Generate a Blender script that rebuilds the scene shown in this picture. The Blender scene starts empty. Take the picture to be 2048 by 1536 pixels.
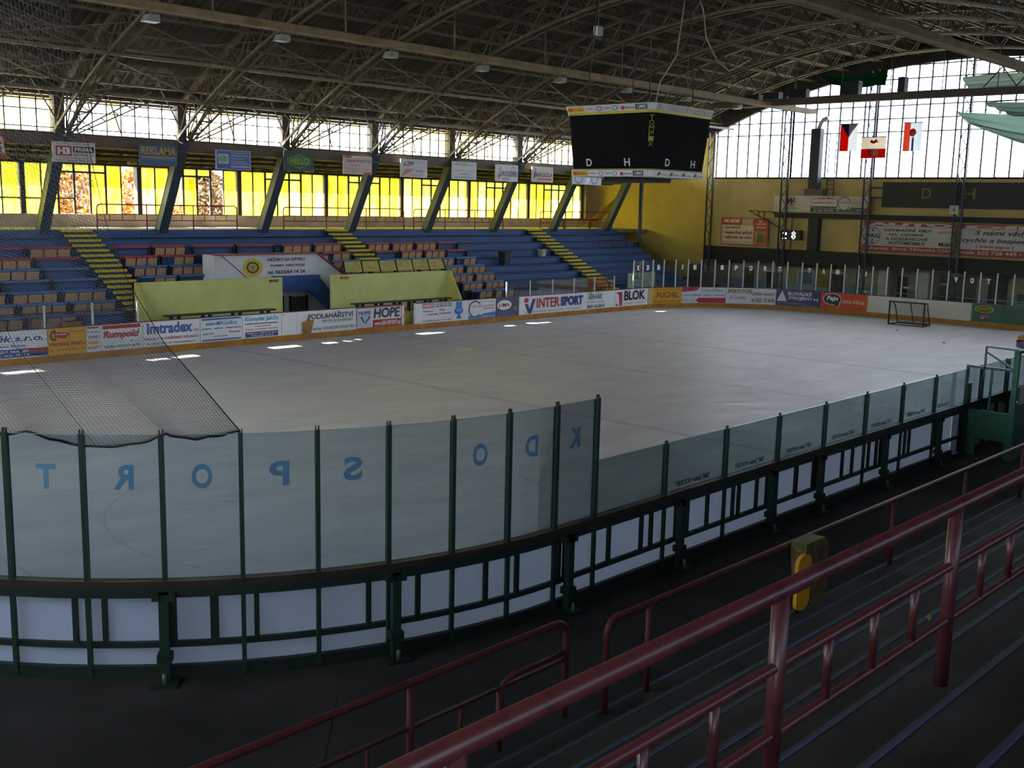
import bpy, math, random
from mathutils import Vector, Matrix
random.seed(7)
SC = bpy.context.scene
COL = SC.collection
PI = math.pi

# ------------------------------------------------------------------ camera
YAW, PIT, ROL = 0.749043, 0.163926, 0.0225009
_f = Vector((math.cos(PIT)*math.cos(YAW), math.cos(PIT)*math.sin(YAW), -math.sin(PIT)))
_r = Vector((math.sin(YAW), -math.cos(YAW), 0)); _u = _r.cross(_f)
_r2 = math.cos(ROL)*_r + math.sin(ROL)*_u; _u2 = -math.sin(ROL)*_r + math.cos(ROL)*_u
cam = bpy.data.cameras.new('camera'); cam.sensor_width = 36; cam.lens = 2169.35*36/2048
cam.clip_start = 0.1; cam.clip_end = 600
camo = bpy.data.objects.new('camera', cam); COL.objects.link(camo)
camo.matrix_world = Matrix(((_r2.x, _u2.x, -_f.x, 0), (_r2.y, _u2.y, -_f.y, 0), (_r2.z, _u2.z, -_f.z, 5.7), (0, 0, 0, 1)))
SC.camera = camo

# ------------------------------------------------------------------ world, sun, exposure
W = bpy.data.worlds.new('sky'); SC.world = W; W.use_nodes = True
bg = W.node_tree.nodes['Background']; bg.inputs[0].default_value = (0.86, 0.93, 1.0, 1); bg.inputs[1].default_value = 1.0
sun = bpy.data.lights.new('sun', 'SUN'); sun.energy = 7.0; sun.angle = 0.009; sun.color = (1, .93, .8)
suno = bpy.data.objects.new('sun', sun); COL.objects.link(suno)
suno.rotation_euler = Vector((0.42, -0.80, -0.98)).to_track_quat('-Z', 'Y').to_euler()
SC.view_settings.view_transform = 'Standard'; SC.view_settings.look = 'None'
SC.view_settings.gamma = 1; SC.view_settings.use_curve_mapping = False
SC.view_settings.exposure = 3.78
def portal(name, loc, direction, sx, sy):
    l = bpy.data.lights.new(name, 'AREA'); l.shape = 'RECTANGLE'; l.size = sx; l.size_y = sy
    l.cycles.is_portal = True
    o = bpy.data.objects.new(name, l); COL.objects.link(o); o.location = loc
    o.rotation_euler = Vector(direction).to_track_quat('-Z', 'Z').to_euler()
portal('sky_portal_end', (60.6, 23.1, 11.0), (-1, 0, 0), 33, 7)
portal('sky_portal_far_upper', (35, 42.75, 8.85), (0, -1, 0), 58, 1.7)
portal('sky_portal_far_lower', (36, 49.0, 5.95), (0, -1, 0), 52, 2.4)
portal('sky_portal_near_lower', (25, -3.1, 5.95), (0, 1, 0), 62, 2.3)
portal('sky_portal_near_upper', (25, 3.6, 8.9), (0, 1, 0), 66, 1.2)
portal('sky_portal_near_end', (-8.6, 23.1, 11.0), (1, 0, 0), 33, 7)

# ------------------------------------------------------------------ materials
def lin(h):
    h = h.lstrip('#'); r = []
    for i in (0, 2, 4):
        c = int(h[i:i+2], 16)/255; r.append(c/12.92 if c <= .04045 else ((c+.055)/1.055)**2.4)
    return r
MATS = {}
def pm(h, rough=.6, var=.12, scale=3.0, bump=0.0, metal=0.0, spec=.5, detail=4):
    """procedural painted / plain surface: noise-varied colour, optional relief"""
    k = (h, rough, var, scale, bump, metal, spec)
    if k in MATS: return MATS[k]
    m = bpy.data.materials.new('paint_'+h.lstrip('#')); m.use_nodes = True; nt = m.node_tree; N = nt.nodes; L = nt.links
    b = N['Principled BSDF']; c = lin(h)
    tc = N.new('ShaderNodeTexCoord'); nz = N.new('ShaderNodeTexNoise'); nz.inputs['Scale'].default_value = scale; nz.inputs['Detail'].default_value = detail
    L.new(tc.outputs['Object'], nz.inputs['Vector'])
    rp = N.new('ShaderNodeValToRGB'); rp.color_ramp.elements[0].position = .3; rp.color_ramp.elements[1].position = .72
    rp.color_ramp.elements[0].color = (*[x*(1-var) for x in c], 1); rp.color_ramp.elements[1].color = (*[min(1, x*(1+var)) for x in c], 1)
    L.new(nz.outputs['Fac'], rp.inputs['Fac']); L.new(rp.outputs['Color'], b.inputs['Base Color'])
    b.inputs['Roughness'].default_value = rough; b.inputs['Metallic'].default_value = metal; b.inputs['Specular IOR Level'].default_value = spec
    if bump:
        bp = N.new('ShaderNodeBump'); bp.inputs['Strength'].default_value = bump; bp.inputs['Distance'].default_value = .02
        n2 = N.new('ShaderNodeTexNoise'); n2.inputs['Scale'].default_value = scale*6; n2.inputs['Detail'].default_value = 5
        L.new(tc.outputs['Object'], n2.inputs['Vector']); L.new(n2.outputs['Fac'], bp.inputs['Height']); L.new(bp.outputs['Normal'], b.inputs['Normal'])
    MATS[k] = m; return m
def worn(h, h2, lo, hi, scale=4, rough=.7, stretch=(1, 1, 1), bump=.2, spec=.5):
    """paint of colour h worn through to h2"""
    k = ('worn', h, h2, lo, hi, scale, rough, stretch)
    if k in MATS: return MATS[k]
    m = bpy.data.materials.new('worn_'+h.lstrip('#')); m.use_nodes = True; nt = m.node_tree; N = nt.nodes; L = nt.links
    b = N['Principled BSDF']; b.inputs['Roughness'].default_value = rough; b.inputs['Specular IOR Level'].default_value = spec
    tc = N.new('ShaderNodeTexCoord'); mp = N.new('ShaderNodeMapping'); mp.inputs['Scale'].default_value = stretch
    L.new(tc.outputs['Object'], mp.inputs['Vector'])
    nz = N.new('ShaderNodeTexNoise'); nz.inputs['Scale'].default_value = scale; nz.inputs['Detail'].default_value = 8; nz.inputs['Roughness'].default_value = .65
    L.new(mp.outputs['Vector'], nz.inputs['Vector'])
    rp = N.new('ShaderNodeValToRGB'); e = rp.color_ramp.elements; e[0].position = lo; e[1].position = hi
    e[0].color = (*lin(h2), 1); e[1].color = (*lin(h), 1)
    L.new(nz.outputs['Fac'], rp.inputs['Fac']); L.new(rp.outputs['Color'], b.inputs['Base Color'])
    bp = N.new('ShaderNodeBump'); bp.inputs['Strength'].default_value = bump; bp.inputs['Distance'].default_value = .01
    L.new(nz.outputs['Fac'], bp.inputs['Height']); L.new(bp.outputs['Normal'], b.inputs['Normal'])
    MATS[k] = m; return m
def glassy(name, tint, gloss=.06, mottle=0.0, mscale=6, rough=.02, tint2=None):
    """thin pane: tinted see-through with a faint mirror"""
    m = bpy.data.materials.new(name); m.use_nodes = True; nt = m.node_tree; N = nt.nodes; L = nt.links
    N.remove(N['Principled BSDF']); out = N['Material Output']
    tr = N.new('ShaderNodeBsdfTransparent'); gl = N.new('ShaderNodeBsdfGlossy'); gl.inputs['Roughness'].default_value = rough
    fr = N.new('ShaderNodeLayerWeight'); fr.inputs['Blend'].default_value = .25
    mu = N.new('ShaderNodeMath'); mu.operation = 'MULTIPLY_ADD'; mu.inputs[1].default_value = .45; mu.inputs[2].default_value = gloss
    L.new(fr.outputs['Fresnel'], mu.inputs[0])
    tr.inputs[0].default_value = (*tint, 1)
    if tint2:
        tc = N.new('ShaderNodeTexCoord'); oi = N.new('ShaderNodeObjectInfo'); va = N.new('ShaderNodeVectorMath'); va.operation = 'MULTIPLY_ADD'
        va.inputs[1].default_value = (1, 1, 1)
        cb = N.new('ShaderNodeCombineXYZ'); mm = N.new('ShaderNodeMath'); mm.operation = 'MULTIPLY'; mm.inputs[1].default_value = 40
        L.new(oi.outputs['Random'], mm.inputs[0]); L.new(mm.outputs[0], cb.inputs[0]); L.new(mm.outputs[0], cb.inputs[2])
        L.new(tc.outputs['Object'], va.inputs[0]); L.new(cb.outputs[0], va.inputs[2])
        nz = N.new('ShaderNodeTexNoise'); nz.inputs['Scale'].default_value = mscale; nz.inputs['Detail'].default_value = 3
        L.new(va.outputs[0], nz.inputs['Vector'])
        rp = N.new('ShaderNodeValToRGB'); e = rp.color_ramp.elements; e[0].position = .4; e[1].position = .62
        e[0].color = (*tint, 1); e[1].color = (*tint2, 1)
        L.new(nz.outputs['Fac'], rp.inputs['Fac']); L.new(rp.outputs['Color'], tr.inputs[0])
    mx = N.new('ShaderNodeMixShader'); L.new(mu.outputs[0], mx.inputs[0]); L.new(tr.outputs[0], mx.inputs[1]); L.new(gl.outputs[0], mx.inputs[2])
    L.new(mx.outputs[0], out.inputs['Surface'])
    return m

ORD = ['zeroth', 'first', 'second', 'third', 'fourth', 'fifth', 'sixth', 'seventh', 'eighth', 'ninth', 'tenth', 'eleventh', 'twelfth', 'thirteenth', 'fourteenth', 'fifteenth', 'sixteenth', 'seventeenth', 'eighteenth', 'nineteenth', 'twentieth', 'twenty-first', 'twenty-second', 'twenty-third', 'twenty-fourth', 'twenty-fifth']
# ------------------------------------------------------------------ object helpers
def tag(o, label=None, cat=None, group=None, kind=None):
    if label: o['label'] = label
    if cat: o['category'] = cat
    if group: o['group'] = group
    if kind: o['kind'] = kind
    return o
def wloc(o):
    v = Vector((0, 0, 0))
    while o is not None: v = v + Vector(o.location); o = o.parent
    return v
def thing(name, label, cat, loc=(0, 0, 0), group=None, kind=None):
    o = bpy.data.objects.new(name, None); COL.objects.link(o); o.location = loc; o.empty_display_size = .2
    return tag(o, label, cat, group, kind)
class MB:
    def __init__(s): s.v = []; s.f = []; s.sm = []
    def add(s, vs, fs, smooth=False):
        n = len(s.v); s.v += [tuple(p) for p in vs]; s.f += [tuple(n+i for i in f) for f in fs]; s.sm += [smooth]*len(fs); return s
    def box(s, x0, x1, y0, y1, z0, z1):
        return s.add([(x0, y0, z0), (x1, y0, z0), (x1, y1, z0), (x0, y1, z0), (x0, y0, z1), (x1, y0, z1), (x1, y1, z1), (x0, y1, z1)],
                     [(0, 3, 2, 1), (4, 5, 6, 7), (0, 1, 5, 4), (1, 2, 6, 5), (2, 3, 7, 6), (3, 0, 4, 7)])
    def obox(s, c, a, b, d):
        """box with centre c and half-extent vectors a, b, d"""
        c, a, b, d = Vector(c), Vector(a), Vector(b), Vector(d)
        return s.add([c-a-b-d, c+a-b-d, c+a+b-d, c-a+b-d, c-a-b+d, c+a-b+d, c+a+b+d, c-a+b+d],
                     [(0, 3, 2, 1), (4, 5, 6, 7), (0, 1, 5, 4), (1, 2, 6, 5), (2, 3, 7, 6), (3, 0, 4, 7)])
    def bar(s, p, q, w, h=None, up=(0, 0, 1)):
        h = h or w; p, q = Vector(p), Vector(q); d = (q-p)
        if d.length < 1e-6: return s
        d.normalize(); up = Vector(up)
        if abs(d.dot(up)) > .97: up = Vector((1, 0, 0))
        a = d.cross(up).normalized()*w/2; b = a.cross(d).normalized()*h/2
        return s.add([p-a-b, p+a-b, p+a+b, p-a+b, q-a-b, q+a-b, q+a+b, q-a+b],
                     [(0, 1, 2, 3), (7, 6, 5, 4), (0, 4, 5, 1), (1, 5, 6, 2), (2, 6, 7, 3), (3, 7, 4, 0)])
    def path(s, pts, r, n=8, cap=True, smooth=True):
        pts = [Vector(p) for p in pts]; rings = []; N = len(pts); prev = None
        for i, p in enumerate(pts):
            t = (pts[min(i+1, N-1)]-pts[max(i-1, 0)]).normalized()
            if prev is None:
                u = Vector((0, 0, 1)) if abs(t.z) < .9 else Vector((1, 0, 0)); a = t.cross(u).normalized()
            else: a = (prev-t*prev.dot(t)).normalized()
            prev = a; b = t.cross(a)
            rr = r[i] if isinstance(r, (list, tuple)) else r
            rings.append([p+a*math.cos(2*PI*k/n)*rr+b*math.sin(2*PI*k/n)*rr for k in range(n)])
        base = len(s.v); s.v += [tuple(v) for rg in rings for v in rg]
        for i in range(N-1):
            for k in range(n):
                s.f.append((base+i*n+k, base+i*n+(k+1) % n, base+(i+1)*n+(k+1) % n, base+(i+1)*n+k)); s.sm.append(smooth)
        if cap:
            s.f.append(tuple(base+k for k in reversed(range(n)))); s.sm.append(False)
            s.f.append(tuple(base+(N-1)*n+k for k in range(n))); s.sm.append(False)
        return s
    def tube(s, p, q, r, n=8): return s.path([p, q], r, n)
    def prism(s, poly, ext):
        """polygon (3d points) extruded by vector ext"""
        n = len(poly); e = Vector(ext); P = [Vector(p) for p in poly]
        s.add([*P, *[p+e for p in P]], [tuple(reversed(range(n))), tuple(range(n, 2*n)), *[(i, (i+1) % n, n+(i+1) % n, n+i) for i in range(n)]])
        return s
    def build(s, name, mat, parent=None, loc=None):
        o0 = wloc(parent) if parent is not None else Vector(loc or (0, 0, 0))
        me = bpy.data.meshes.new(name)
        me.from_pydata([(x-o0.x, y-o0.y, z-o0.z) for x, y, z in s.v], [], s.f)
        if any(s.sm): me.polygons.foreach_set('use_smooth', s.sm)
        me.update()
        if mat: me.materials.append(mat)
        o = bpy.data.objects.new(name, me); COL.objects.link(o)
        if parent is not None: o.parent = parent
        else: o.location = o0
        return o
_unit = {}
def unit_box(mat):
    if mat.name not in _unit:
        me = bpy.data.meshes.new('unit_block'); b = MB().box(-.5, .5, -.5, .5, -.5, .5); me.from_pydata(b.v, [], b.f); me.materials.append(mat); _unit[mat.name] = me
    return _unit[mat.name]
def block(name, mat, parent, x0, x1, y0, y1, z0, z1):
    """a plain rectangular piece that shares its mesh with its like"""
    o = bpy.data.objects.new(name, unit_box(mat)); COL.objects.link(o)
    o0 = wloc(parent) if parent is not None else Vector((0, 0, 0))
    o.location = Vector(((x0+x1)/2, (y0+y1)/2, (z0+z1)/2))-o0; o.scale = (abs(x1-x0), abs(y1-y0), abs(z1-z0))
    if parent is not None: o.parent = parent
    return o
_plate = {}
def plate(name, mat, parent, x0, x1, y, z0, z1):
    """film sheet: one scattering layer"""
    if mat.name not in _plate:
        me = bpy.data.meshes.new('unit_sheet'); me.from_pydata([(-.5, 0, -.5), (.5, 0, -.5), (.5, 0, .5), (-.5, 0, .5)], [], [(0, 1, 2, 3)]); me.materials.append(mat); _plate[mat.name] = me
    o = bpy.data.objects.new(name, _plate[mat.name]); COL.objects.link(o); o.location = Vector(((x0+x1)/2, y, (z0+z1)/2))-wloc(parent); o.scale = (x1-x0, 1, z1-z0); o.parent = parent
    return o
def pane_mesh(name, mat, parent, poly, ext): return MB().prism(poly, ext).build(name, mat, parent)

# ---- lettering: built-in font turned into flat outlines
_tx = {}
def text2d(st, bold=0.0, shear=0.0):
    k = (st, bold, shear)
    if k in _tx: return _tx[k]
    cu = bpy.data.curves.new('t', 'FONT'); cu.body = st; cu.size = 1; cu.offset = bold; cu.shear = shear; cu.resolution_u = 4; cu.fill_mode = 'FRONT'
    ob = bpy.data.objects.new('t', cu); me = bpy.data.meshes.new_from_object(ob)
    V = [(v.co.x, v.co.y) for v in me.vertices]; F = [tuple(p.vertices) for p in me.polygons]
    bpy.data.objects.remove(ob); bpy.data.curves.remove(cu); bpy.data.meshes.remove(me)
    if V:
        x0 = min(v[0] for v in V); x1 = max(v[0] for v in V); y0 = min(v[1] for v in V); y1 = max(v[1] for v in V)
        V = [((x-x0)/max(1e-6, x1-x0), (y-y0)/max(1e-6, y1-y0)) for x, y in V]
    _tx[k] = (V, F); return _tx[k]
def el_geo(e):
    """one printed element -> 2d verts, faces, colour, part name"""
    t = e[0]
    if t == 'T':      # text fitted to a box
        _, st, x0, y0, x1, y1, col = e[:7]; bold = e[7] if len(e) > 7 else .02; sh = e[8] if len(e) > 8 else 0
        V, F = text2d(st, bold, sh); return [(x0+x*(x1-x0), y0+y*(y1-y0)) for x, y in V], F, col, 'lettering'
    if t == 'R':      # rectangle
        _, x0, y0, x1, y1, col = e[:6]; n = max(1, int(abs(x1-x0)*8)); V = []; F = []
        for i in range(n+1): x = x0+(x1-x0)*i/n; V += [(x, y0), (x, y1)]
        for i in range(n): F.append((2*i, 2*i+2, 2*i+3, 2*i+1))
        return V, F, col, 'printed_band'
    if t == 'E':      # ellipse
        _, cx, cy, rx, ry, col = e[:6]; n = 20; V = []
        for i in range(n+1): a = PI*i/n; V += [(cx-rx*math.cos(a), cy-ry*math.sin(a)), (cx-rx*math.cos(a), cy+ry*math.sin(a))]
        return V, [(2*i, 2*i+2, 2*i+3, 2*i+1) for i in range(n)], col, 'emblem'
    if t == 'O':      # ring, optional arc a0..a1
        _, cx, cy, rx, ry, w, col = e[:7]; a0 = e[7] if len(e) > 7 else 0; a1 = e[8] if len(e) > 8 else 2*PI; n = 32; V = []; F = []
        for i in range(n+1):
            a = a0+(a1-a0)*i/n; c, q = math.cos(a), math.sin(a); V += [(cx+rx*c, cy+ry*q), (cx+rx*(1-w)*c, cy+ry*(1-w)*q)]
        for i in range(n): F.append((2*i, 2*i+2, 2*i+3, 2*i+1))
        return V, F, col, 'emblem'
    if t == 'P':      # polygon
        return list(e[1]), [tuple(range(len(e[1])))], e[2], 'emblem'
def prints(parent, mapf, els, base=.006, rough=.5):
    """print a list of elements on a surface; later colours lie on top. one part per colour and kind"""
    groups = {}
    for i, e in enumerate(els):
        V, F, col, nm = el_geo(e); g = groups.setdefault((nm, col, i if nm == 'lettering' else 0), MB())
        g.add([mapf(u, v, base+.0012*i+(.006 if nm == 'lettering' else 0)) for u, v in V], F)
    for (nm, col, _i), g in groups.items():
        g.build(nm, pm(col, rough, .05, 8), parent)
def planar(o, U, V, Nn):
    o, U, V, Nn = Vector(o), Vector(U), Vector(V), Vector(Nn)
    return lambda u, v, w: tuple(o+U*u+V*v+Nn*w)

# common colours
GREEN = pm('#1d4a3c', .5, .2, 6); GREEN_L = pm('#23604a', .45, .15, 5)
RED = worn('#8e3232', '#5a2020', .3, .5, 6, .4); BLUE = worn('#385a8c', '#2e4870', .35, .6, 1.6, .7, (1, 3, 3))
STEEL = pm('#6e6353', .6, .25, 5, metal=.0); DARKSTEEL = pm('#2c3340', .5, .2, 4); COLUMN = pm('#3a4652', .45, .15, 3)
YSTEP = worn('#cdbc30', '#9a8c28', .35, .55, 5, .8)

# ================================================================== SETTING
X0, X1, Y0, Y1, RC = 3.34, 57.5, 9.65, 36.6, 8.0      # rink outline (inner face of boards), corner radius
YC = 23.1                                             # long axis of rink and hall
XE = 60.5                                             # far end wall plane
BAY = 5.23; XK = [14.1+BAY*k for k in range(-3, 9)]   # frame lines of the roof
def z_deck(y): return 15.2-36.3+math.sqrt(36.3**2-(y-YC)**2)
def z_low(y): return 13.9-34.0+math.sqrt(34.0**2-(y-YC)**2)
def z_arch(y): return 14.0-38.0+math.sqrt(38.0**2-(y-YC)**2)

# ground outside, hall floor
g = MB().box(-90, 160, -110, 150, -.6, -.3).build('ground', worn('#6f6a52', '#4a5038', .4, .6, .3, .95)); tag(g, 'dull autumn lawn and paving around the hall', 'ground', kind='structure')
fl = MB().box(-9.3, 64, -3.3, 49.3, -.3, -.04).build('floor', worn('#2a2a2a', '#171818', .36, .62, .55, .9, (1, 1, 1), .3, spec=.25)); tag(fl, 'black worn asphalt floor of the walkway around the rink', 'floor', kind='structure')
jm = pm('#151515', .95, .1, 3)
for (xa, ya, xb, yb) in ((11.6, 8.9, 11.0, 6.9), (17.2, 9.3, 16.9, 6.9), (23, 9.3, 22.9, 6.9), (7.4, 9.6, 5.2, 7.2)):
    MB().bar((xa, ya, -.038), (xb, yb, -.038), .03, .008).build('joint', jm, fl)

# ice
def ice_mat():
    m = bpy.data.materials.new('ice'); m.use_nodes = True; nt = m.node_tree; N = nt.nodes; L = nt.links; b = N['Principled BSDF']
    tc = N.new('ShaderNodeTexCoord'); mp = N.new('ShaderNodeMapping'); mp.inputs['Scale'].default_value = (.5, 1.3, 1); mp.inputs['Rotation'].default_value = (0, 0, .75)
    L.new(tc.outputs['Object'], mp.inputs['Vector'])
    n1 = N.new('ShaderNodeTexNoise'); n1.inputs['Scale'].default_value = .8; n1.inputs['Detail'].default_value = 8; n1.inputs['Roughness'].default_value = .62
    L.new(mp.outputs[0], n1.inputs['Vector'])
    r1 = N.new('ShaderNodeValToRGB'); e = r1.color_ramp.elements; e[0].position = .35; e[1].position = .68; e[0].color = (.475, .46, .485, 1); e[1].color = (.58, .555, .565, 1)
    L.new(n1.outputs['Fac'], r1.inputs['Fac'])
    vr = N.new('ShaderNodeVectorRotate'); vr.rotation_type = 'Z_AXIS'; vr.inputs['Angle'].default_value = -2.45; L.new(tc.outputs['Object'], vr.inputs['Vector'])
    mp2 = N.new('ShaderNodeMapping'); mp2.inputs['Scale'].default_value = (.4, 1.9, 1); L.new(vr.outputs[0], mp2.inputs['Vector'])
    n2 = N.new('ShaderNodeTexNoise'); n2.inputs['Scale'].default_value = 1.2; n2.inputs['Detail'].default_value = 9; n2.inputs['Roughness'].default_value = .7; L.new(mp2.outputs[0], n2.inputs['Vector'])
    r2 = N.new('ShaderNodeValToRGB'); e = r2.color_ramp.elements; e[0].position = .57; e[1].position = .76; e[0].color = (0, 0, 0, 1); e[1].color = (1, 1, 1, 1); L.new(n2.outputs['Fac'], r2.inputs['Fac'])
    mx = N.new('ShaderNodeMixRGB'); mx.inputs[2].default_value = (.72, .70, .70, 1); L.new(r2.outputs[0], mx.inputs[0]); L.new(r1.outputs[0], mx.inputs[1])  # pale streaks: scratches, plus reflections put into the ice colour
    L.new(mx.outputs[0], b.inputs['Base Color'])
    rr = N.new('ShaderNodeMapRange'); rr.inputs[1].default_value = .35; rr.inputs[2].default_value = .65; rr.inputs[3].default_value = .36; rr.inputs[4].default_value = .62
    L.new(n2.outputs['Fac'], rr.inputs[0]); L.new(rr.outputs[0], b.inputs['Roughness'])
    b.inputs['Specular IOR Level'].default_value = .14
    bp = N.new('ShaderNodeBump'); bp.inputs['Strength'].default_value = .05; bp.inputs['Distance'].default_value = .02; L.new(n2.outputs['Fac'], bp.inputs['Height']); L.new(bp.outputs[0], b.inputs['Normal'])
    return m
def outline(off=0, n=14):
    P = []; r = RC+off
    for cx, cy, a0 in ((X1-RC, Y1-RC, 0), (X0+RC, Y1-RC, PI/2), (X0+RC, Y0+RC, PI), (X1-RC, Y0+RC, 1.5*PI)):
        for i in range(n+1): a = a0+PI/2*i/n; P.append((cx+r*math.cos(a), cy+r*math.sin(a)))
    return P
ice = MB().prism([(x, y, -.035) for x, y in outline(.02)], (0, 0, .035)).build('ice_floor', ice_mat()); tag(ice, 'scuffed pale ice sheet of the hockey rink, reflections put into its colour', 'ice', kind='structure')
def ice_strip(pts, w, col):
    m = MB()
    for a, b in zip(pts, pts[1:]):
        m.bar((a[0], a[1], .0008), (b[0], b[1], .0008), w, .0012)
    m.build('ice_line', col, ice)
BL = pm('#b2b0b8', .55, .1, 2, spec=.14); RL = pm('#bcb3b5', .55, .1, 2, spec=.14)
for x in (22.9, 38.5): ice_strip([(x, Y0+.1), (x, Y1-.1)], .3, BL)
ice_strip([(30.7, Y0+.1), (30.7, Y1-.1)], .3, RL); ice_strip([(54.4, Y0+1.6), (54.4, Y1-1.6)], .06, RL); ice_strip([(6.6, Y0+2.6), (6.6, Y1-2.6)], .06, RL)
for cx, cy, r in ((30.4, YC, 4.5), (12.5, YC-7, 4.2), (12.5, YC+7, 4.2), (48.4, YC-7, 4.2), (48.4, YC+7, 4.2)):
    ice_strip([(cx+r*math.cos(2*PI*i/64), cy+r*math.sin(2*PI*i/64)) for i in range(65)], .05, RL)

# ---- roof deck (corrugated) and eaves
def deck():
    m = MB(); ys = [3.6+i*(39.0/26) for i in range(27)]; p = .36; n = int(70.2/p); V = []
    prof = ((0, 0), (.5, 0), (.6, .07), (.9, .07))
    xs = [(-9.3+(i+a)*p, d) for i in range(n) for a, d in prof]
    for x, d in xs:
        for y in ys: V.append((x, y, z_deck(y)+d))
    k = len(ys); F = []
    for i in range(len(xs)-1):
        for j in range(k-1): F.append((i*k+j, i*k+j+1, (i+1)*k+j+1, (i+1)*k+j))
    m.add(V, F); return m
dk = deck().build('ceiling', pm('#4a4238', .72, .25, 1.2)); tag(dk, 'dark corrugated metal vault of the hall roof', 'ceiling', kind='structure')
md = MB().prism([(-9.3, y, z_deck(y)+.12) for y in [3.6+i*(39.0/26) for i in range(27)]]+[(-9.3, y, z_deck(y)+.3) for y in [42.6-i*(39.0/26) for i in range(27)]], (70.2, 0, 0))
ro = md.build('roof_cover', pm('#3a3a3a', .9), dk)
# unseen eave added to block the sun, notched to shape patches on the ice
ev = MB(); notch = [(9.9, 11.2), (14.9, 15.7), (15.9, 16.9), (20.1, 21.4), (22.6, 23.2), (23.7, 24.6), (27.8, 29.7), (33.2, 33.8), (35.0, 36.4), (44.8, 46.3)]
x = -9.3
for a, b in notch+[(60.9, 60.9)]:
    ev.box(x, a, 42.5, 44.3, 9.35, 9.45)
    if b > a: ev.box(a, b, 42.5, 42.58, 9.35, 9.45)
    x = b
ev.build('unseen_eave', pm('#5a5a58', .8), dk)
MB().box(-9.3, 60.9, 2.2, 3.7, 9.35, 9.45).build('unseen_eave', pm('#5a5a58', .8), dk)

# ---- far long side: upper window band, gallery soffit, lower windows, parapet
CREAM = pm('#cdbf9f', .8, .1, 2, .15); PARAPET = worn('#c9b8a4', '#a8927c', .3, .55, 1.2, .85)
BROWN = pm('#4b4034', .6, .2, 3); FRAME = pm('#3a3128', .6, .15, 6)
wu = thing('wall_far_upper', 'brown steel fascia band above the gallery on the window side', 'wall', (0, 42.3, 7.5), kind='structure')
MB().box(-9.3, 60.5, 42.0, 42.4, 7.55, 8.0).build('fascia_beam', pm('#57493a', .65, .2, 2), wu)
MB().box(-9.3, 60.5, 42.1, 42.5, 9.45, 9.95).build('head_beam', BROWN, wu)
for i, xk in enumerate(XK): block('window_post', BROWN, wu, xk-.2, xk+.2, 42.05, 42.45, 8.0, 9.45)
GU = glassy('glass_upper', (.95, .89, .62), .03, tint2=(.96, .92, .72), mscale=1.5)
def film(name, c1, c2, mscale, see=.1):
    """yellow scattering film on glass: daylight glows through it, little can be seen through it"""
    m = bpy.data.materials.new(name); m.use_nodes = True; nt = m.node_tree; N = nt.nodes; L = nt.links; N.remove(N['Principled BSDF'])
    tc = N.new('ShaderNodeTexCoord'); oi = N.new('ShaderNodeObjectInfo'); mm = N.new('ShaderNodeMath'); mm.operation = 'MULTIPLY'; mm.inputs[1].default_value = 40
    cb = N.new('ShaderNodeCombineXYZ'); L.new(oi.outputs['Random'], mm.inputs[0]); L.new(mm.outputs[0], cb.inputs[0]); L.new(mm.outputs[0], cb.inputs[2])
    va = N.new('ShaderNodeVectorMath'); va.operation = 'ADD'; L.new(tc.outputs['Object'], va.inputs[0]); L.new(cb.outputs[0], va.inputs[1])
    nz = N.new('ShaderNodeTexNoise'); nz.inputs['Scale'].default_value = mscale; nz.inputs['Detail'].default_value = 4; L.new(va.outputs[0], nz.inputs['Vector'])
    rp = N.new('ShaderNodeValToRGB'); e = rp.color_ramp.elements; e[0].position = .38; e[1].position = .64; e[0].color = (*c1, 1); e[1].color = (*c2, 1); L.new(nz.outputs['Fac'], rp.inputs['Fac'])
    tl = N.new('ShaderNodeBsdfTranslucent'); tr = N.new('ShaderNodeBsdfTransparent'); mx = N.new('ShaderNodeMixShader'); mx.inputs[0].default_value = see
    L.new(rp.outputs[0], tl.inputs[0]); tr.inputs[0].default_value = (*c1, 1); L.new(tl.outputs[0], mx.inputs[1]); L.new(tr.outputs[0], mx.inputs[2]); L.new(mx.outputs[0], N['Material Output'].inputs['Surface'])
    return m
GY1 = film('film_yellow', (.29, .27, .007), (.37, .38, .04), 1.6); GY2 = film('film_pale', (.35, .35, .022), (.46, .46, .11), 1.4); GY3 = film('film_amber', (.3, .19, .004), (.4, .34, .04), 1.8, .3)
GC = glassy('glass_clear', (.93, .95, .95), .03)
GE = glassy('glass_end', (.88, .9, .93), .03, tint2=(.94, .95, .96), mscale=2)
wn = 0
def next_win():
    global wn; wn += 1; return 'window_%d' % wn
zr = [8.05, 8.24, 8.90, 9.27, 9.44]
for b in range(1, 11):
    xa, xb = XK[b]+.2, XK[b+1]-.2
    w = thing(next_win(), 'upper strip window over the far gallery, %s bay from the left' % ORD[b], 'window', ((xa+xb)/2, 42.3, 8.05), kind='structure')
    fr = MB(); nc = 8; dx = (xb-xa)/nc
    for i in range(1, nc): fr.box(xa+i*dx-.02, xa+i*dx+.02, 42.25, 42.31, 8.03, 9.45)
    for z in zr[1:-1]: fr.box(xa, xb, 42.25, 42.31, z-.02, z+.02)
    fr.box(xa, xb, 42.2, 42.36, 8.0, 8.06); fr.build('mullions', FRAME, w)
    for i in range(nc):
        for r in range(4):
            if b < 2 : continue
            hit = any(q0-.2 < xa+(i+.5)*dx+.3 < q1+.4 for q0, q1 in notch)
            block('pane', GC if hit else GU, w, xa+i*dx+.02, xa+(i+1)*dx-.02, 42.275, 42.283, zr[r]+.02, zr[r+1]-.02)
    if b < 2: block('pane', GU, w, xa, xb, 42.275, 42.283, 8.06, 9.44)
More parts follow.
